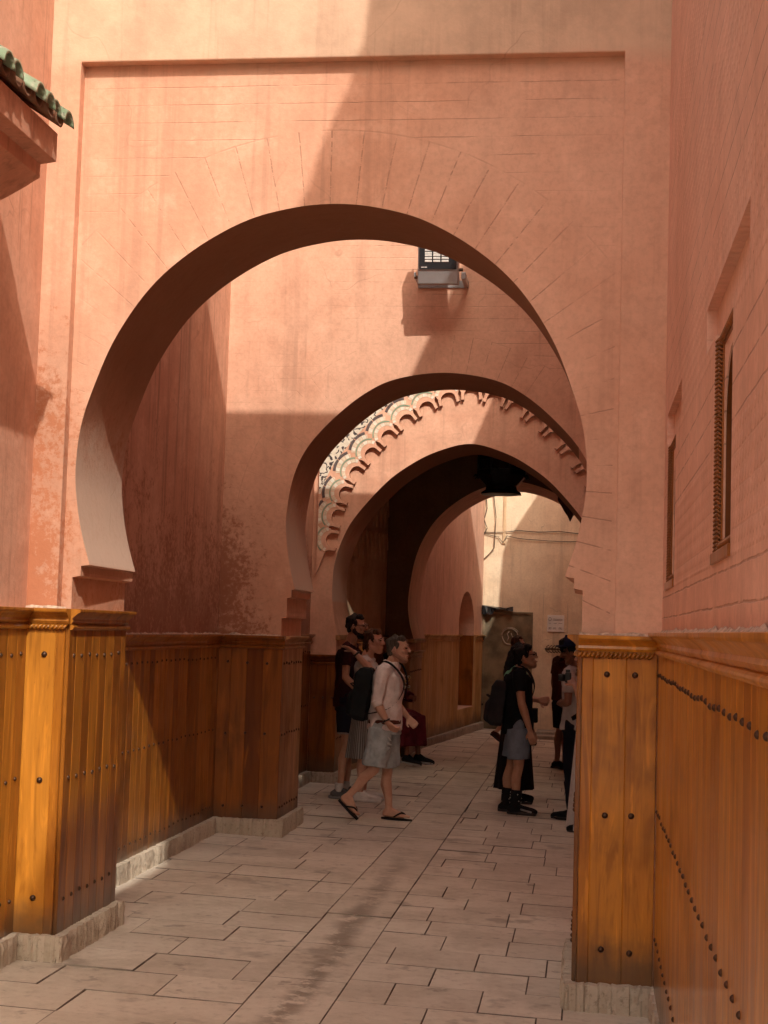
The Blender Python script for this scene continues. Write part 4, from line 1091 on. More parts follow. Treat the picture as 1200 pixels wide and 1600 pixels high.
def hair_cap(root, T, rot, mat, grow=1.0, back=.016, up=.012, extra=None, name='hair', side=True):
    h = SV(); h.ell(T(-.012 - back, 0, .024 + up), (.099 * grow, .082 * grow, .098 * grow), rot)
    h.ell(T(-.055, 0, -.015), (.052, .070, .072), rot)
    h.cap(T(.03, .04, .098), .026, T(.03, -.04, .098), .026); h.cap(T(.052, .025, .083), .02, T(.052, -.025, .083), .02)
    if side:
        for y in (-1, 1): h.cap(T(.012, .066 * y, .045), .019, T(.004, .073 * y, .008), .009)
    if extra: extra(h)
    return solid(name, h, mat, root, .007, 2, .006, 38, .7)
def glasses(root, T, mat, dark=True):
    m = MB()
    for y in (-1, 1):
        m.tube([T(.104, y * (.033 + .025 * math.cos(a)), .006 + .019 * math.sin(a)) for a in [i * math.pi / 6 for i in range(12)]], .003, 6, closed=True)
        m.tube([T(.100, .058 * y, .012), T(.05, .079 * y, .014), T(-.01, .085 * y, .008)], .0032, 6)
        if dark: m.add([T(.105, y * (.033 + .024 * math.cos(a)), .006 + .018 * math.sin(a)) for a in [i * math.pi / 6 for i in range(12)]], [tuple(range(12))])
    m.tube([T(.104, -.008, .012), T(.107, 0, .014), T(.104, .008, .012)], .003, 6)
    return lmesh('glasses', m, mat, root)
def shoe(root, V, sd, mat, sole_mat, high=False, name='shoe', grow=1.):
    hl, to, an = V['heel' + sd], V['toe' + sd], V['an' + sd]; s = SV(); up = Vector((0, 0, 1))
    ax = (to - hl).normalized(); bl = hl.lerp(to, .62)
    s.cap(hl + up * .018, .042 * grow, bl + up * .012, .046 * grow); s.cap(bl + up * .012, .046 * grow, to + up * .010, .032 * grow); s.cap(hl + up * .03 + ax * .01, .040, an + up * (.03 if high else -.01) , .043); s.cap(an + up * -.01 + ax * .03, .036, bl + up * .018, .034)
    o = solid(name, s, mat, root, .007, 3)
    q = SV(); nrm = Vector((-ax.y, ax.x, 0)).normalized(); dn = ax.cross(nrm) * 1.
    if dn.z > 0: dn = -dn
    pts = []
    for f, wd in ((-.17, .026), (-.1, .037), (.25, .040), (.62, .049), (.9, .040), (1.08, .024)):
        c = hl + (to - hl) * f
        for y in (-1, 1):
            for d_ in (.006, .034): pts.append(c + nrm * wd * y + dn * d_ + up * .012)
    q.hull(pts); solid('sole', q, sole_mat, o, .006, 1)
    return o
def torso_rings(V, gx=.02, gy=.02, top=.13, bottom=None, bell=0.):
    pel, che = V['pelvis'], V['chest']; mid = pel.lerp(che, .5)
    zb = bottom if bottom is not None else pel.z - .02
    r = [(pel.x, pel.y, zb, .118 + gx + bell, .158 + gy), (pel.x, pel.y, pel.z + .06, .115 + gx + bell * .6, .150 + gy), (mid.x, mid.y, mid.z, .110 + gx, .145 + gy), (che.x, che.y, che.z - .03, .118 + gx, .162 + gy), (che.x, che.y, che.z + .08, .115 + gx, .165 + gy), (che.x - .01, che.y, che.z + top, .085 + gx, .13 + gy)]
    return r
def shirt(root, V, mat, sleeve=.55, bottom=None, name='shirt', g=.018, wr=.007, collar=False, bell=0., fore=None, T=None):
    s = SV(); s.rings(torso_rings(V, g, g * .6, .13, bottom, bell)); che, nek = V['chest'], V['neck']
    s.cap(che + Vector((-.012, 0, .10)), .092, nek + Vector((-.012, 0, -.035)), .066)
    for sd, y in (('L', 1), ('R', -1)):
        sh, el, w_ = V['sh' + sd], V['el' + sd], V['wr' + sd]
        s.cap(che + Vector((0, .06 * y, .11)), .078, sh, .067)
        if fore is None:
            e = sh.lerp(el, sleeve); s.frus(sh, .067, e, .060 if sleeve < .8 else .052)
        else:
            s.cap(sh, .067, el, .052); e = el.lerp(w_, fore); s.frus(el, .053, e, .046); s.frus(e - (w_ - el).normalized() * .05, .052, e, .050)
    if collar: s.frus(nek + Vector((-.014, 0, -.045)), .074, nek + Vector((-.006, 0, .022)), .066)
    return solid(name, s, mat, root, .008, 3, wr, 11, .8)
def shorts(root, V, mat, f=.85, name='shorts', g=.02, wr=.007, flare=.012):
    s = SV(); pel = V['pelvis']
    s.rings([(pel.x, pel.y, pel.z - .12, .125 + g * .6, .165 + g * .4), (pel.x, pel.y, pel.z - .02, .120 + g * .2, .158 + g * .2), (pel.x, pel.y, pel.z + .09, .106, .144)])
    for sd in 'LR':
        hp, kn = V['hip' + sd], V['kn' + sd]; e = hp.lerp(kn, f) if f <= 1 else kn + (V['an' + sd] - kn) * (f - 1)
        s.cap(hp, .096, hp.lerp(kn, .25), .092)
        if f <= 1: s.frus(hp.lerp(kn, .1), .097 + g * .3, e, .072 + flare + g * .3)
    return solid(name, s, mat, root, .008, 3, wr, 10, .7)
def trousers(root, V, mat, g=.014, name='trousers'):
    s = SV(); pel = V['pelvis']
    s.rings([(pel.x, pel.y, pel.z - .10, .122 + g, .162 + g), (pel.x, pel.y, pel.z + .10, .106 + g, .145 + g)])
    for sd in 'LR':
        hp, kn, an = V['hip' + sd], V['kn' + sd], V['an' + sd]
        s.cap(hp, .096, hp.lerp(kn, .5), .084); s.cap(hp.lerp(kn, .5), .084, kn, .068); s.cap(kn, .068, kn.lerp(an, .35) + Vector((-.012, 0, 0)), .066); s.frus(kn.lerp(an, .3), .066, an + Vector((0, 0, .02)), .056)
    return solid(name, s, mat, root, .008, 3, .008, 9, .6)
def skirt(root, cx, cy, z0, z1, ax0, ay0, ax1, ay1, mat, pleats=11, depth=.012, name='skirt'):
    m = MB(); N = 96; vs = []; fs = []; H = 14
    for j in range(H + 1):
        f = j / H; z = z1 + (z0 - z1) * f
        for i in range(N):
            a = 2 * math.pi * i / N; p = 1 + (depth / .2) * f * (math.sin(a * pleats) + .5 * math.sin(a * pleats * 1.7 + 1 + f))
            vs.append((cx + (ax1 + (ax0 - ax1) * f) * p * math.cos(a), cy + (ay1 + (ay0 - ay1) * f) * p * math.sin(a), z))
    for j in range(H):
        for i in range(N): fs.append((j * N + i, j * N + (i + 1) % N, (j + 1) * N + (i + 1) % N, (j + 1) * N + i))
    m.add(vs, fs); return lmesh(name, m, mat, root)
def local(root, name, label, cat):        # a thing carried by someone: top level, set where the carrier stands
    o = bpy.data.objects.new(name, None); C.objects.link(o); o.location = root.location; o.rotation_euler = root.rotation_euler; o.empty_display_size = .1
    return tag(o, label, cat, None, 'thing')
def backpack(root, V, label, mat, strap_mat, c, w, d, h, tilt=0.):
    """c: centre of the bag in the wearer's frame"""
    bp = local(root, 'backpack', label, 'backpack'); c = Vector(c); rm = Matrix.Rotation(tilt, 3, 'Y')
    P = lambda x, y, z: c + rm @ Vector((x, y, z))
    s = SV()
    for x0, x1, zz0, zz1, ww in ((-d * .5, d * .5, -h * .5, h * .42, w), (-d * .72, -d * .3, -h * .46, h * .0, w * .8)):
        s.hull([P(x, y * ww * .5 * (.86 if z > h * .3 else 1), z) for x in (x0 + .02, x1) for y in (-1, 1) for z in (zz0 + .03, zz1)] + [P(x, y * ww * .36, z) for x in (x0 + .06, x1 - .01) for y in (-1, 1) for z in (zz0, zz1 + .06)])
    solid('bag_body', s, mat, bp, .009, 6, .008, 9)
    m = MB(); m.tube([P(-d * .1 + .0, -w * .5 + .02, h * .1), P(-d * .58, -w * .2, h * .2), P(-d * .58, w * .2, h * .2), P(-d * .1, w * .5 - .02, h * .1)], .007, 6); m.tube([P(-d * .76, -w * .32, -h * .05), P(-d * .79, 0, -h * .04), P(-d * .76, w * .32, -h * .05)], .006, 6); lmesh('zip', m, strap_mat, bp)
    m = MB(); m.tube([P(d * .4, -.04, h * .45), P(d * .3, -.03, h * .56), P(d * .3, .03, h * .56), P(d * .4, .04, h * .45)], .009, 6); lmesh('top_loop', m, strap_mat, bp)
    for sd, y in (('L', 1), ('R', -1)):
        sh = V['sh' + sd]; che = V['chest']
        s = SV(); path = [P(d * .45, y * .07, h * .40), Vector((sh.x - .03, sh.y * .70, sh.z + .075)), Vector((sh.x + .075, sh.y * .72, sh.z + .045)), Vector((che.x + .155, che.y + .125 * y, che.z + .04)), Vector((che.x + .125, che.y + .165 * y, che.z - .10)), Vector((che.x + .02, che.y + .195 * y, che.z - .2)), P(d * .4, y * w * .45, -h * .36)]
        pts = spline3(path, 5)
        for a, b in zip(pts, pts[1:]):
            s.hull([q + Vector((0, e * (.024), 0)) + n_ for q in (a, b) for e in (-1, 1) for n_ in (Vector((.006, 0, .006)), Vector((-.006, 0, -.006)))])
        solid('shoulder_strap', s, strap_mat, bp, .006, 2)
    return bp
def spline3(pts, n):
    out = []; m = len(pts)
    for i in range(m - 1):
        p0, p1, p2, p3 = pts[max(i - 1, 0)], pts[i], pts[i + 1], pts[min(i + 2, m - 1)]
        for k in range(n):
            t = k / n; out.append(.5 * ((2 * p1) + (p2 - p0) * t + (2 * p0 - 5 * p1 + 4 * p2 - p3) * t * t + (-p0 + 3 * p1 - 3 * p2 + p3) * t ** 3))
    out.append(pts[-1]); return out
def at(x, y): return (x, y, fz(x))
BLACKC = (.012, .012, .014)

# ---- 1 the walker in flip-flops, mid-stride to the right
def walker():
    J = dict(pelvis=(-.015, 0, .885), chest=(.005, 0, 1.19), neck=(.035, 0, 1.385), head=(.085, 0, 1.515),
             shL=(.03, .17, 1.335), shR=(-.015, -.185, 1.325), elL=(.02, .225, 1.06), elR=(-.06, -.225, 1.045), wrL=(.16, .21, .91), wrR=(.035, -.225, .875),
             hipL=(0, .09, .85), hipR=(-.03, -.09, .85), knL=(.01, .09, .44), knR=(-.085, -.10, .455), anL=(.03, .095, .095), anR=(-.30, -.11, .225),
             heelL=(.0, .095, .048), heelR=(-.345, -.11, .185), toeL=(.22, .115, .036), toeR=(-.205, -.125, .055),
             hdR=(.12, 0, -.10), curlR=(1.0, 0, 0), pnR=(.5, .6, .2), curlL=(.8, 0, 0))
    sk = skin_mat('fair', (.60, .36, .26))
    r, V, T, rot = person('man in a pale pink shirt and denim shorts, striding past in black flip-flops', at(-1.735, 13.62), 0, J, sk, hd=(.02, -.12))
    hair_cap(r, T, rot, hair_mat('greying', (.085, .068, .055)), .98)
    s = SV(); s.cap(T(.03, 0, -.078), .0465, T(.066, 0, -.097), .030); s.ell(T(.088, 0, -.046), (.010, .026, .007), rot)
    for y in (-1, 1): s.cap(T(-.012, .060 * y, -.048), .0235, T(.05, .025 * y, -.092), .0235)
    solid('stubble', s, skin_mat('stubble', (.36, .20, .14)), r, .006, 3)
    shirt(r, V, fab('pale_pink', (.80, .70, .68)), bottom=.80, name='shirt', g=.026, wr=.012, collar=True, bell=.012, fore=.12)
    m = MB()
    for z in (1.28, 1.18, 1.08, .98): m.lathe([(.001, -.001), (.006, 0), (.001, .003)], (.155, 0, z), 8)
    lmesh('shirt_button', m, M['white'], r)
    s = SV(); s.rings([(V['pelvis'].x, 0, .855, .150, .180), (V['pelvis'].x, 0, .893, .146, .177)]); solid('belt', s, fab('belt', (.10, .035, .025)), r, .006, 1)
    shorts(r, V, fab('denim', (.40, .45, .47), var=.28), .93, g=.036, wr=.013, flare=.030)
    s = SV(); s.hull([(.03, -.215, .80), (.07, -.225, .80), (.09, -.20, .66), (.05, -.19, .63), (.03, -.20, .66)]); solid('pocket_cloth', s, fab('cloth_rag', (.40, .42, .42)), r, .007, 3)
    w = V['wrR']; m = MB(); ax = (V['wrR'] - V['elR']).normalized(); u = ax.orthogonal().normalized(); q = ax.cross(u)
    m.tube([w - ax * .02 + (u * math.cos(a) + q * math.sin(a)) * .031 for a in [i * math.pi / 7 for i in range(14)]], .008, 6, closed=True); m.lathe([(.001, -.004), (.019, -.004), (.019, .005), (.001, .006)], w - ax * .02 + Vector((.0, -.033, .004)), 12); lmesh('wrist_watch', m, M['black'], r)
    for sd in 'LR':                                        # flip-flops: sole and Y-strap
        hl, to = V['heel' + sd], V['toe' + sd]; ax = (to - hl).normalized(); side = Vector((-ax.y, ax.x, 0)).normalized(); dn = ax.cross(side); dn = dn if dn.z < 0 else -dn
        pts = []
        for f, wd in ((-.16, .02), (-.08, .034), (.25, .036), (.62, .047), (.92, .042), (1.10, .022)):
            c = hl + (to - hl) * f
            pts += [c + side * wd * y + dn * e for y in (-1, 1) for e in (.026, .042)]
        s = SV(); s.hull(pts); fo = solid('flip_flop', s, fab('rubber', (.018, .014, .014), rough=.7), r, .006, 2)
        s = SV(); tip = hl + (to - hl) * .80 - dn * .012
        for y in (-1, 1):
            q = spline3([tip, hl + (to - hl) * .62 + side * .030 * y - dn * .024, hl + (to - hl) * .36 + side * .040 * y + dn * .012], 4)
            for a, b in zip(q, q[1:]): s.cap(a, .009, b, .009)
        solid('toe_strap', s, fab('rubber', BLACKC), fo, .006, 1)
    backpack(r, V, 'black backpack on the man in the pale pink shirt', fab('black_nylon', (.010, .011, .012), rough=.75), fab('strap', (.014, .014, .018)), (-.235, .0, 1.10), .32, .17, .44, .12)
walker()

# ---- 2 the tall bearded man and 3 the woman with a hand on his shoulder
def couple():
    J = scaled(base_pose(head=(.055, 0, 1.60), wrR=(.14, -.20, .98), elR=(-.0, -.235, 1.13), wrL=(.14, .2, 1.0), toeR=(.19, -.13, .022)), 1.055)
    J['heelR'] = (-.10, -.11, .03); J['anR'] = (-.05, -.11, .09)
    sk = skin_mat('tan', (.52, .30, .205))
    r, V, T, rot = person('tall bearded man in a maroon T-shirt and glasses, standing behind the walker', at(-2.31, 15.12), .0, J, sk, hd=(.0, -.15))
    hair_cap(r, T, rot, hair_mat('black_brown', (.025, .016, .012)), 1.0)
    s = SV(); s.cap(T(.03, 0, -.078), .0475, T(.066, 0, -.099), .0315); s.ell(T(.090, 0, -.047), (.012, .028, .008), rot)
    for y in (-1, 1): s.cap(T(-.006, .066 * y, -.02), .016, T(-.004, .064 * y, -.05), .024); s.cap(T(-.010, .061 * y, -.05), .0225, T(.050, .026 * y, -.093), .0245)
    solid('beard', s, hair_mat('black_brown', (.025, .016, .012)), r, .006, 2, .003, 60)
    glasses(r, T, simple_c('glasses_frame', (.10, .03, .03), .4), False)
    shirt(r, V, fab('maroon_black', (.040, .010, .012)), .62, bottom=.90, name='t_shirt', g=.026, wr=.009, bell=.012)
    shorts(r, V, fab('navy', (.014, .015, .026)), .72, g=.03, flare=.022)
    for sd in 'LR':
        hp, kn = V['hip' + sd], V['kn' + sd]; d = (kn - hp); s = SV(); s.frus(hp + d * .68, .104, hp + d * .725, .102); solid('shorts_cuff', s, fab('pale_cuff', (.34, .30, .28)), r, .007, 1)
        an = V['an' + sd]; s = SV(); s.frus(an + Vector((0, 0, -.02)), .043, an + Vector((0, 0, .07)), .044); solid('sock', s, fab('white_sock', (.60, .58, .56)), r, .007, 2)
        shoe(r, V, sd, fab('grey_shoe', (.10, .10, .105)), fab('grey_sole', (.26, .26, .27)), grow=1.05)
    J = scaled(base_pose(head=(.065, 0, 1.575), shR=(-.02, -.16, 1.37), shL=(-.0, .16, 1.37), elR=(.10, -.29, 1.27), wrR=(-.09, -.30, 1.47), hdR=(-.30, -.1, .18), pnR=(0, -.2, -1), curlR=(.35, 0, 0),
                         chest=(0, 0, 1.24), elL=(-.02, .20, 1.1), wrL=(.06, .19, .88)), .985)
    sk = skin_mat('fair2', (.62, .38, .28))
    r, V, T, rot = person('brown-haired woman smiling beside the bearded man, her hand on his shoulder', at(-2.12, 15.02), .0, J, sk, hd=(.03, -.35))
    def bun(h):
        h.cap(T(-.07, 0, .0), .06, T(-.10, 0, -.06), .035); h.cap(T(-.06, .03, -.04), .045, T(-.05, .05, -.10), .02); h.cap(T(-.06, -.03, -.04), .045, T(-.05, -.05, -.10), .02)
    hair_cap(r, T, rot, hair_mat('brown', (.085, .042, .022)), 1.02, extra=bun)
    shirt(r, V, fab('white_top', (.62, .60, .57)), .3, bottom=.86, name='top', g=.014)
    skirt(r, 0, 0, .42, .95, .19, .225, .125, .165, fab('grey_stripe', (.13, .125, .12), stripes=(9.5, (.32, .31, .30))), 9, .010)
    for sd in 'LR': shoe(r, V, sd, fab('white_shoe', (.66, .64, .62)), fab('white_sole', (.70, .69, .67)))
    w = V['wrR']; ax = (V['wrR'] - V['elR']).normalized(); u = ax.orthogonal().normalized(); q = ax.cross(u)
    m = MB(); m.tube([w - ax * .03 + (u * math.cos(a) + q * math.sin(a)) * .030 for a in [i * math.pi / 7 for i in range(14)]], .010, 6, closed=True); lmesh('bracelet', m, M['black'], r)
couple()

# ---- 4 the seated man in a maroon robe, by the fourth pier
def sitter():
    st = thing('stool', 'low wooden stool under the seated person in maroon, against the pier', 'stool', (-2.45, 19.2, fz(-2.4)))
    x, y, z = -2.45, 19.20, fz(-2.4)
    m = MB(); m.box(x - .16, x + .16, y - .17, y + .17, z + .49, z + .53); obj('seat', m, M['wood_dark'], st, .006)
    for sx in (-1, 1):
        for sy in (-1, 1): m = MB(); m.tube([(x + sx * .13, y + sy * .14, z), (x + sx * .115, y + sy * .12, z + .50)], .018, 8); obj('leg', m, M['wood_dark'], st, smooth=True)
    J = base_pose(pelvis=(-.02, 0, .63), chest=(.0, 0, .95), neck=(.02, 0, 1.13), head=(.06, 0, 1.265), shL=(.01, .175, 1.08), shR=(.01, -.175, 1.08), elL=(.08, .25, .84), elR=(.07, -.24, .85), wrL=(.28, .16, .82), wrR=(.27, -.20, .97),
                  hipL=(.0, .10, .62), hipR=(0, -.10, .62), knL=(.36, .14, .55), knR=(.37, -.11, .56), anL=(.40, .14, .115), anR=(.41, -.11, .12), heelL=(.37, .14, .045), heelR=(.375, -.11, .05), toeL=(.60, .17, .03), toeR=(.61, -.12, .03), hdR=(.2, 0, .12), curlR=(1.1, 0, 0), curlL=(.9, 0, 0))
    sk = skin_mat('brown', (.26, .13, .085))
    r, V, T, rot = person('person in a maroon robe seated low by the farthest pier, raising a bunch of trinkets', at(-2.45, 19.20), -.5, J, sk, hd=(.0, .1))
    hair_cap(r, T, rot, hair_mat('black', (.012, .010, .010)), 1.0)
    mar = fab('maroon', (.12, .014, .024), var=.3)
    s = SV(); s.rings([(-.02, 0, .56, .16, .20), (-.02, 0, .70, .15, .185), (0, 0, .95, .145, .185), (0, 0, 1.06, .11, .15)]); s.cap((-.01, 0, 1.05), .09, (.01, 0, 1.10), .066)
    for sd, y in (('L', 1), ('R', -1)):
        s.cap(V['chest'] + Vector((0, .06 * y, .11)), .078, V['sh' + sd], .066); s.cap(V['sh' + sd], .066, V['el' + sd], .058); s.frus(V['el' + sd], .06, V['el' + sd].lerp(V['wr' + sd], .75), .066)
        s.cap(V['hip' + sd], .12, V['kn' + sd], .10); s.frus(V['kn' + sd] + Vector((.01, 0, .05)), .105, V['an' + sd] + Vector((.0, 0, .12)), .10)
    s.hull([V[a + b] + Vector((c, 0, d)) for a in ('kn',) for b in 'LR' for c, d in ((-.05, .09), (.08, .05))] + [V['an' + b] + Vector((c, 0, .13)) for b in 'LR' for c in (-.07, .09)])
    solid('robe', s, mar, r, .009, 3, .012, 9, .6)
    for sd in 'LR': shoe(r, V, sd, fab('black_shoe', BLACKC), fab('pale_sole', (.40, .38, .36)))
    tk = local(r, 'trinkets', 'bunch of shiny metal trinkets raised by the seated person in maroon', 'trinkets')
    rnd = random.Random(3); c = V['wrR'] + Vector((.13, 0, .06))
    for k in range(16):
        p = c + Vector((rnd.uniform(-.05, .05), rnd.uniform(-.05, .05), rnd.uniform(-.075, .065))); R_ = rnd.uniform(.012, .026); n_ = Vector((rnd.uniform(-1, 1), rnd.uniform(-1, 1), rnd.uniform(-1, 1))).normalized(); u = n_.orthogonal().normalized(); w = n_.cross(u)
        m = MB(); m.tube([p + (u * math.cos(a) + w * math.sin(a)) * R_ for a in [i * math.pi / 6 for i in range(12)]], .0045, 6, closed=True); lmesh('ring', m, simple_c('brass_' + str(k % 2), ((.62, .42, .15), (.66, .62, .55))[k % 2], .3), tk)
sitter()

# ---- 5 the man in black looking up and 6 the woman in a long black skirt behind him
def onlookers():
    J = scaled(base_pose(head=(.062, 0, 1.578), chest=(-.01, 0, 1.26), elR=(.035, -.235, 1.12), wrR=(.125, -.235, .855), elL=(.03, .23, 1.12), wrL=(.12, .22, .86), hdR=(.03, 0, -.12), pnR=(.2, 1, 0), curlR=(.5, 0, 0),
                         knL=(-.06, .09, .48), anL=(-.115, .09, .09), heelL=(-.15, .09, .03), toeL=(.08, .10, .022), knR=(.02, -.10, .48), anR=(-.01, -.10, .09), heelR=(-.05, -.10, .03), toeR=(.185, -.12, .022)), .945)
    sk = skin_mat('asian', (.48, .28, .185))
    r, V, T, rot = person('man in a black polo, blue-grey shorts and dark glasses, looking up', at(-.625, 14.9), .02, J, sk, hd=(.22, -.05))
    hair_cap(r, T, rot, hair_mat('black', (.010, .009, .009)), 1.06, .014, .014, extra=lambda h: (h.cap(T(.05, .04, .085), .03, T(.05, -.04, .085), .03), h.cap(T(-.06, 0, -.03), .06, T(-.07, 0, -.07), .04)))
    glasses(r, T, simple_c('dark_glasses', (.015, .010, .010), .15), True)
    shirt(r, V, fab('black_polo', (.010, .011, .013)), .60, bottom=.755, name='polo_shirt', g=.026, wr=.008, collar=True, bell=.010)
    shorts(r, V, fab('blue_grey', (.18, .22, .28)), .83, g=.030, flare=.028)
    for sd in 'LR':
        an = V['an' + sd]; kn = V['kn' + sd]; s = SV(); s.frus(an + Vector((0, 0, -.03)), .046, an.lerp(kn, .40), .056); so = solid('sock', s, fab('black_sock', BLACKC), r, .007, 2)
        m = MB(); rnd = random.Random(ord(sd))
        for i in range(14):                                  # small pale motifs knitted in the socks
            f = rnd.uniform(0.02, .36); a = rnd.uniform(0, 6.28); p = an.lerp(kn, f); q = p + Vector((math.cos(a), math.sin(a), 0)) * (.051 + .008 * f / .4); n_ = Vector((math.cos(a), math.sin(a), 0)); u = Vector((-math.sin(a), math.cos(a), 0))
            m.add([q + u * .007 + n_ * .004, q + Vector((0, 0, .009)) + n_ * .004, q - u * .007 + n_ * .004, q - Vector((0, 0, .009)) + n_ * .004, q - n_ * .006], [(0, 1, 2, 3), (0, 4, 1), (1, 4, 2), (2, 4, 3), (3, 4, 0)])
        lmesh('knit_motif', m, fab('sock_motif', (.42, .40, .36)), so, False)
        sh = shoe(r, V, sd, fab('black_shoe', BLACKC), fab('dark_sole', (.05, .045, .045)), grow=1.05)
        hl, to = V['heel' + sd], V['toe' + sd]; s = SV()
        for y in (-1, 1): s.cap(hl.lerp(to, .42) + Vector((0, .040 * y, .030)), .010, hl.lerp(to, .85) + Vector((0, .034 * y, .010)), .012)
        solid('shoe_flash', s, fab('grey_flash', (.30, .29, .28)), sh, .006, 2)
    backpack(r, V, 'charcoal backpack on the man in the black polo', fab('charcoal', (.028, .026, .030), rough=.8), fab('strap', (.014, .014, .018)), (-.215, .0, 1.03), .30, .17, .40, .10)
    J = scaled(base_pose(head=(.05, 0, 1.56), elR=(.02, -.23, 1.12), wrR=(.24, -.17, 1.10), elL=(.02, .2, 1.12), wrL=(.24, .10, 1.08), hdR=(.1, .02, 0), curlR=(.9, 0, 0), curlL=(.9, 0, 0), shR=(0, -.16, 1.37), shL=(0, .16, 1.37)), .955)
    r, V, T, rot = person('long-haired woman in a pale green top and long black skirt, behind the man in black', at(-.69, 15.85), .0, J, skin_mat('fair2', (.62, .38, .28)), hd=(.05, 0))
    hair_cap(r, T, rot, hair_mat('black', (.010, .009, .009)), 1.06, extra=lambda h: (h.cap(T(-.08, 0, 0), .075, T(-.13, 0, -.14), .07), h.cap(T(-.13, 0, -.14), .07, T(-.15, 0, -.27), .045)))
    shirt(r, V, fab('pale_green', (.22, .50, .30)), .35, bottom=.86, name='top', g=.014)
    skirt(r, 0, 0, .14, .98, .195, .22, .125, .16, fab('black_skirt', (.014, .010, .011)), 10, .014)
    for sd in 'LR': shoe(r, V, sd, fab('black_shoe', BLACKC), fab('dark_sole', (.05, .045, .045)))
    bg_ = local(r, 'shoulder_bag', 'small black bag held in front of the woman in the long skirt', 'bag')
    s = SV(); s.hull([(.17 + x * .055, -.12 + y * .09, .90 + z) for x in (-1, 1) for y in (-1, 1) for z in (-.08, .06)] + [(.17, -.12 + y * .11, .90 - .03) for y in (-1, 1)]); solid('bag_body', s, fab('black_nylon', BLACKC), bg_, .008, 5, .004)
    m = MB(); m.tube([(.17, -.20, .96), (.12, -.17, 1.15), (.04, -.08, 1.37), (-.04, .02, 1.385), (-.12, .10, 1.2)], .008, 6); lmesh('strap', m, fab('strap', (.014, .014, .018)), bg_)
onlookers()

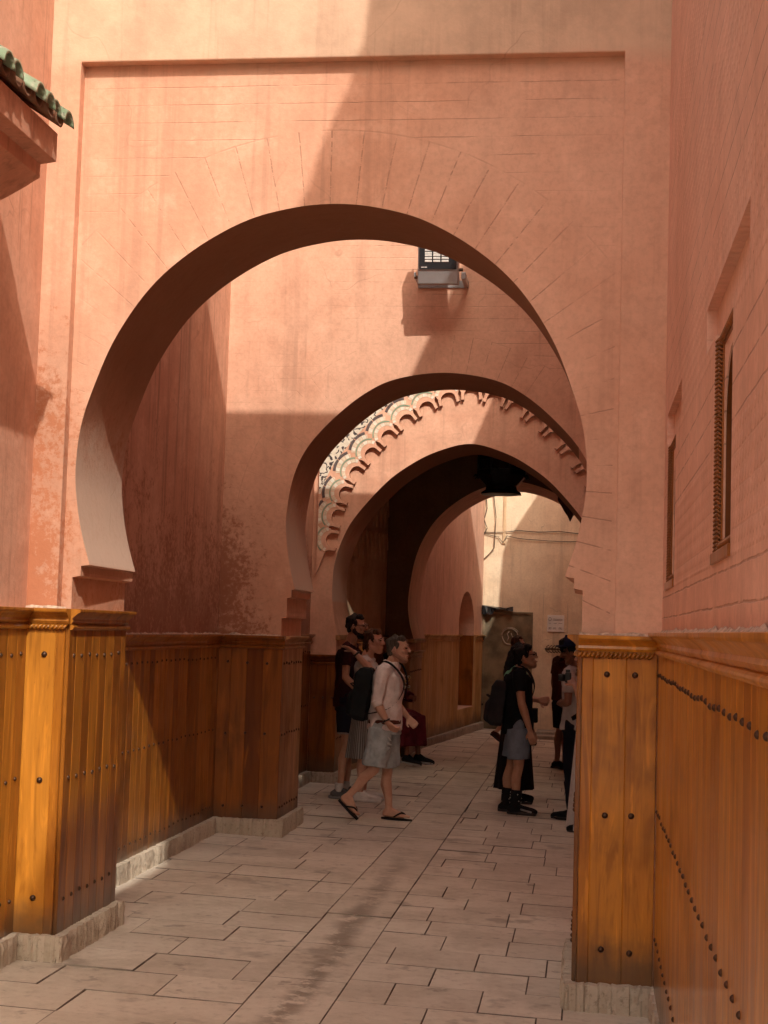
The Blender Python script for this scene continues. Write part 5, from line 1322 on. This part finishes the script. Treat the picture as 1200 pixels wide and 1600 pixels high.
# ---- 7 the man in the hat, 8 the man in maroon behind him, 9 the figure in white with a camera, 10 a passer-by
def right_group():
    J = scaled(base_pose(head=(.055, 0, 1.585), elR=(-.02, -.23, 1.12), wrR=(.13, -.12, 1.12), elL=(-.02, .23, 1.12), wrL=(.14, .12, 1.1), curlR=(.9, 0, 0), curlL=(.9, 0, 0), hdR=(.0, .12, .08), hdL=(0, -.12, .02), pnR=(-1, 0, 0), pnL=(-1, 0, 0), toeL=(.18, .11, .022), toeR=(.18, -.11, .022)), .985)
    r, V, T, rot = person('man in a dark blue brimmed hat and dark trousers, half hidden by the right pier', at(-.06, 14.75), 2.65, J, skin_mat('brown', (.26, .13, .085)))
    hair_cap(r, T, rot, hair_mat('black', (.010, .009, .009)), 1.02)
    s = SV(); s.rings([(T(-.01, 0, 0).x, 0, T(0, 0, .055).z, .114, .100), (T(-.01, 0, 0).x, 0, T(0, 0, .125).z, .108, .094), (T(-.01, 0, 0).x, 0, T(0, 0, .172).z, .098, .078)])
    ht = solid('hat', s, fab('navy_hat', (.018, .022, .06)), r, .007, 4)
    m = MB(); N = 28; zc = T(0, 0, .062).z; cx = T(-.01, 0, 0).x; vs = []; fs = []
    for i in range(N):
        a = 2 * math.pi * i / N
        for q, (rr, dz) in enumerate(((.10, 0), (.178, .0))): vs += [(cx + rr * math.cos(a) * 1.06, rr * .92 * math.sin(a), zc + (.014 * abs(math.sin(a)) - .004 * abs(math.cos(a)) if q else 0)), (cx + rr * math.cos(a) * 1.06, rr * .92 * math.sin(a), zc - .008 + (.014 * abs(math.sin(a)) - .004 * abs(math.cos(a)) if q else 0))]
    for i in range(N):
        o, p = i * 4, ((i + 1) % N) * 4; fs += [(o, p, p + 2, o + 2), (o + 1, o + 3, p + 3, p + 1), (o + 2, p + 2, p + 3, o + 3)]
    m.add(vs, fs); lmesh('hat_brim', m, fab('navy_hat', (.018, .022, .06)), ht)
    shirt(r, V, fab('white_shirt', (.52, .50, .49)), .7, bottom=.84, g=.028, wr=.011, bell=.015)
    trousers(r, V, fab('navy_trousers', (.013, .014, .024)))
    for sd in 'LR': shoe(r, V, sd, fab('black_shoe', BLACKC), fab('dark_sole', (.05, .045, .045)))
    sg_ = local(r, 'sling_bag', 'black sling strap and pouch across the back of the man in the hat', 'bag')
    s = SV(); pts = spline3([Vector((.14, -.12, 1.30)), Vector((.05, -.13, 1.44)), Vector((-.09, -.06, 1.40)), Vector((-.155, .04, 1.22)), Vector((-.15, .14, 1.05)), Vector((-.05, .205, .95))], 5)
    for a, b in zip(pts, pts[1:]): s.hull([q + Vector((0, e * .02, e * .02)) + n_ for q in (a, b) for e in (-1, 1) for n_ in (Vector((.006, 0, 0)), Vector((-.006, 0, 0)))])
    solid('strap', s, fab('strap', (.014, .014, .018)), sg_, .006, 2)
    s = SV(); s.hull([(-.17 + x * .04, .10 + y * .08, 1.0 + z * .1) for x in (-1, 1) for y in (-1, 1) for z in (-1, 1)]); solid('pouch', s, fab('black_nylon', BLACKC), sg_, .008, 5)

    r, V, T, rot = person('man in a maroon tee standing deeper in the alley, behind the man in the hat', at(-.27, 20.0), .5, scaled(base_pose(), .985), skin_mat('brown', (.26, .13, .085)))
    hair_cap(r, T, rot, hair_mat('black', (.010, .009, .009)), 1.02)
    shirt(r, V, fab('maroon_tee', (.075, .022, .018)), .6, bottom=.88, name='t_shirt', g=.026)
    shorts(r, V, fab('black_shorts', BLACKC), .9, g=.025)
    for sd in 'LR': shoe(r, V, sd, fab('black_shoe', BLACKC), fab('dark_sole', (.05, .045, .045)))

    J = scaled(base_pose(elR=(.04, -.21, 1.10), wrR=(.16, -.12, 1.33), elL=(.05, .22, 1.06), wrL=(.155, .10, 1.33), hdR=(.05, .06, .06), hdL=(.05, -.06, .06), curlR=(1.0, 0, 0), curlL=(1.0, 0, 0), shR=(0, -.165, 1.37), shL=(0, .165, 1.37)), .97)
    r, V, T, rot = person('person in a long white robe raising a camera, almost hidden behind the right pier', at(.065, 13.95), math.pi, J, skin_mat('fair', (.60, .36, .26)))
    hair_cap(r, T, rot, hair_mat('brown', (.085, .042, .022)), 1.02)
    shirt(r, V, fab('white_robe', (.70, .68, .66)), .75, bottom=.9, name='robe_top', g=.02)
    skirt(r, 0, 0, .02, .98, .20, .22, .125, .165, fab('white_robe', (.70, .68, .66)), 8, .014, 'robe_skirt')
    for sd in 'LR': shoe(r, V, sd, fab('black_shoe', BLACKC), fab('dark_sole', (.05, .045, .045)))
    cm = local(r, 'camera_body', 'black camera held up by the robed person behind the right pier', 'camera')
    m = MB(); m.box(.185, .24, -.065, .065, 1.31, 1.40); o = lmesh('camera_case', m, M['black'], cm, False); b_ = o.modifiers.new('e', 'BEVEL'); b_.width = .01; b_.segments = 2
    m = MB(); m.tube([(.24, 0, 1.352), (.30, 0, 1.352)], .032, 16); lmesh('lens', m, M['black'], cm); m = MB(); m.tube([(.3005, 0, 1.352), (.302, 0, 1.352)], .024, 16); lmesh('lens_glass', m, M['lens_glass'], cm)
    m = MB(); m.box(.195, .235, -.022, .022, 1.4005, 1.425); lmesh('viewfinder', m, M['black'], cm, False)

    J = scaled(base_pose(knL=(.10, .09, .50), anL=(.13, .095, .09), heelL=(.10, .095, .03), toeL=(.34, .11, .022), knR=(-.06, -.10, .48), anR=(-.27, -.10, .19), heelR=(-.31, -.10, .155), toeR=(-.14, -.11, .03)), .97)
    r, V, T, rot = person('passer-by far down the alley, only a bare leg and brown shoe showing beside the onlookers', at(-1.06, 23.6), 0, J, skin_mat('fair2', (.62, .38, .28)))
    hair_cap(r, T, rot, hair_mat('brown', (.085, .042, .022)), 1.02)
    shirt(r, V, fab('olive_shirt', (.10, .09, .06)), .6, bottom=.86)
    shorts(r, V, fab('khaki', (.22, .17, .11)), .85)
    for sd in 'LR': shoe(r, V, sd, fab('brown_shoe', (.07, .028, .018)), fab('dark_sole', (.05, .045, .045)))
right_group()
flush()

# ------------------------------------------------------------------ camera, light, sky
def camera():
    psi, p, rho = R(7.58513), R(4.3027), R(1.7)
    f = Vector((-math.sin(psi) * math.cos(p), math.cos(psi) * math.cos(p), math.sin(p)))
    r0 = Vector((math.cos(psi), math.sin(psi), 0)); u0 = r0.cross(f)
    r = r0 * math.cos(rho) + u0 * math.sin(rho); u = -r0 * math.sin(rho) + u0 * math.cos(rho)
    cam = bpy.data.cameras.new('camera'); o = bpy.data.objects.new('camera', cam); C.objects.link(o)
    o.matrix_world = Matrix(((r.x, u.x, -f.x, 0), (r.y, u.y, -f.y, 0), (r.z, u.z, -f.z, 1.75), (0, 0, 0, 1)))
    cam.sensor_fit = 'VERTICAL'; cam.sensor_height = 36; cam.lens = 36 * 2400 / 1600; cam.clip_start = .05; cam.clip_end = 400
    sc.camera = o
camera()
s = -SUN.normalized()
w = bpy.data.worlds.new('World'); sc.world = w; w.use_nodes = True
nt = w.node_tree; nt.nodes.clear()
sky = nt.nodes.new('ShaderNodeTexSky'); sky.sky_type = 'NISHITA'; sky.sun_disc = False
sky.sun_elevation = math.asin(s.z); sky.sun_rotation = math.atan2(s.x, s.y)
sky.air_density = 1.0; sky.dust_density = 10; sky.ozone_density = 0
bg = nt.nodes.new('ShaderNodeBackground'); bg.inputs[1].default_value = .15
out = nt.nodes.new('ShaderNodeOutputWorld'); nt.links.new(sky.outputs[0], bg.inputs[0]); nt.links.new(bg.outputs[0], out.inputs[0])
sl = bpy.data.lights.new('sun', 'SUN'); sl.energy = 3.35; sl.angle = R(.53); sl.color = (1.0, .92, .80)
so = bpy.data.objects.new('sun', sl); C.objects.link(so); so.rotation_mode = 'QUATERNION'; so.rotation_quaternion = SUN.to_track_quat('-Z', 'Y'); so.location = (6, -12, 14)
sc.view_settings.view_transform = 'Standard'; sc.view_settings.look = 'None'; sc.view_settings.exposure = 0; sc.view_settings.gamma = 1
sc.render.engine = 'CYCLES'
cy = sc.cycles
cy.max_bounces = 8; cy.diffuse_bounces = 7; cy.glossy_bounces = 3; cy.use_denoising = True
cy.sample_clamp_indirect = 4.0; cy.caustics_reflective = True; cy.blur_glossy = .15
cy.use_adaptive_sampling = True; cy.adaptive_threshold = .035
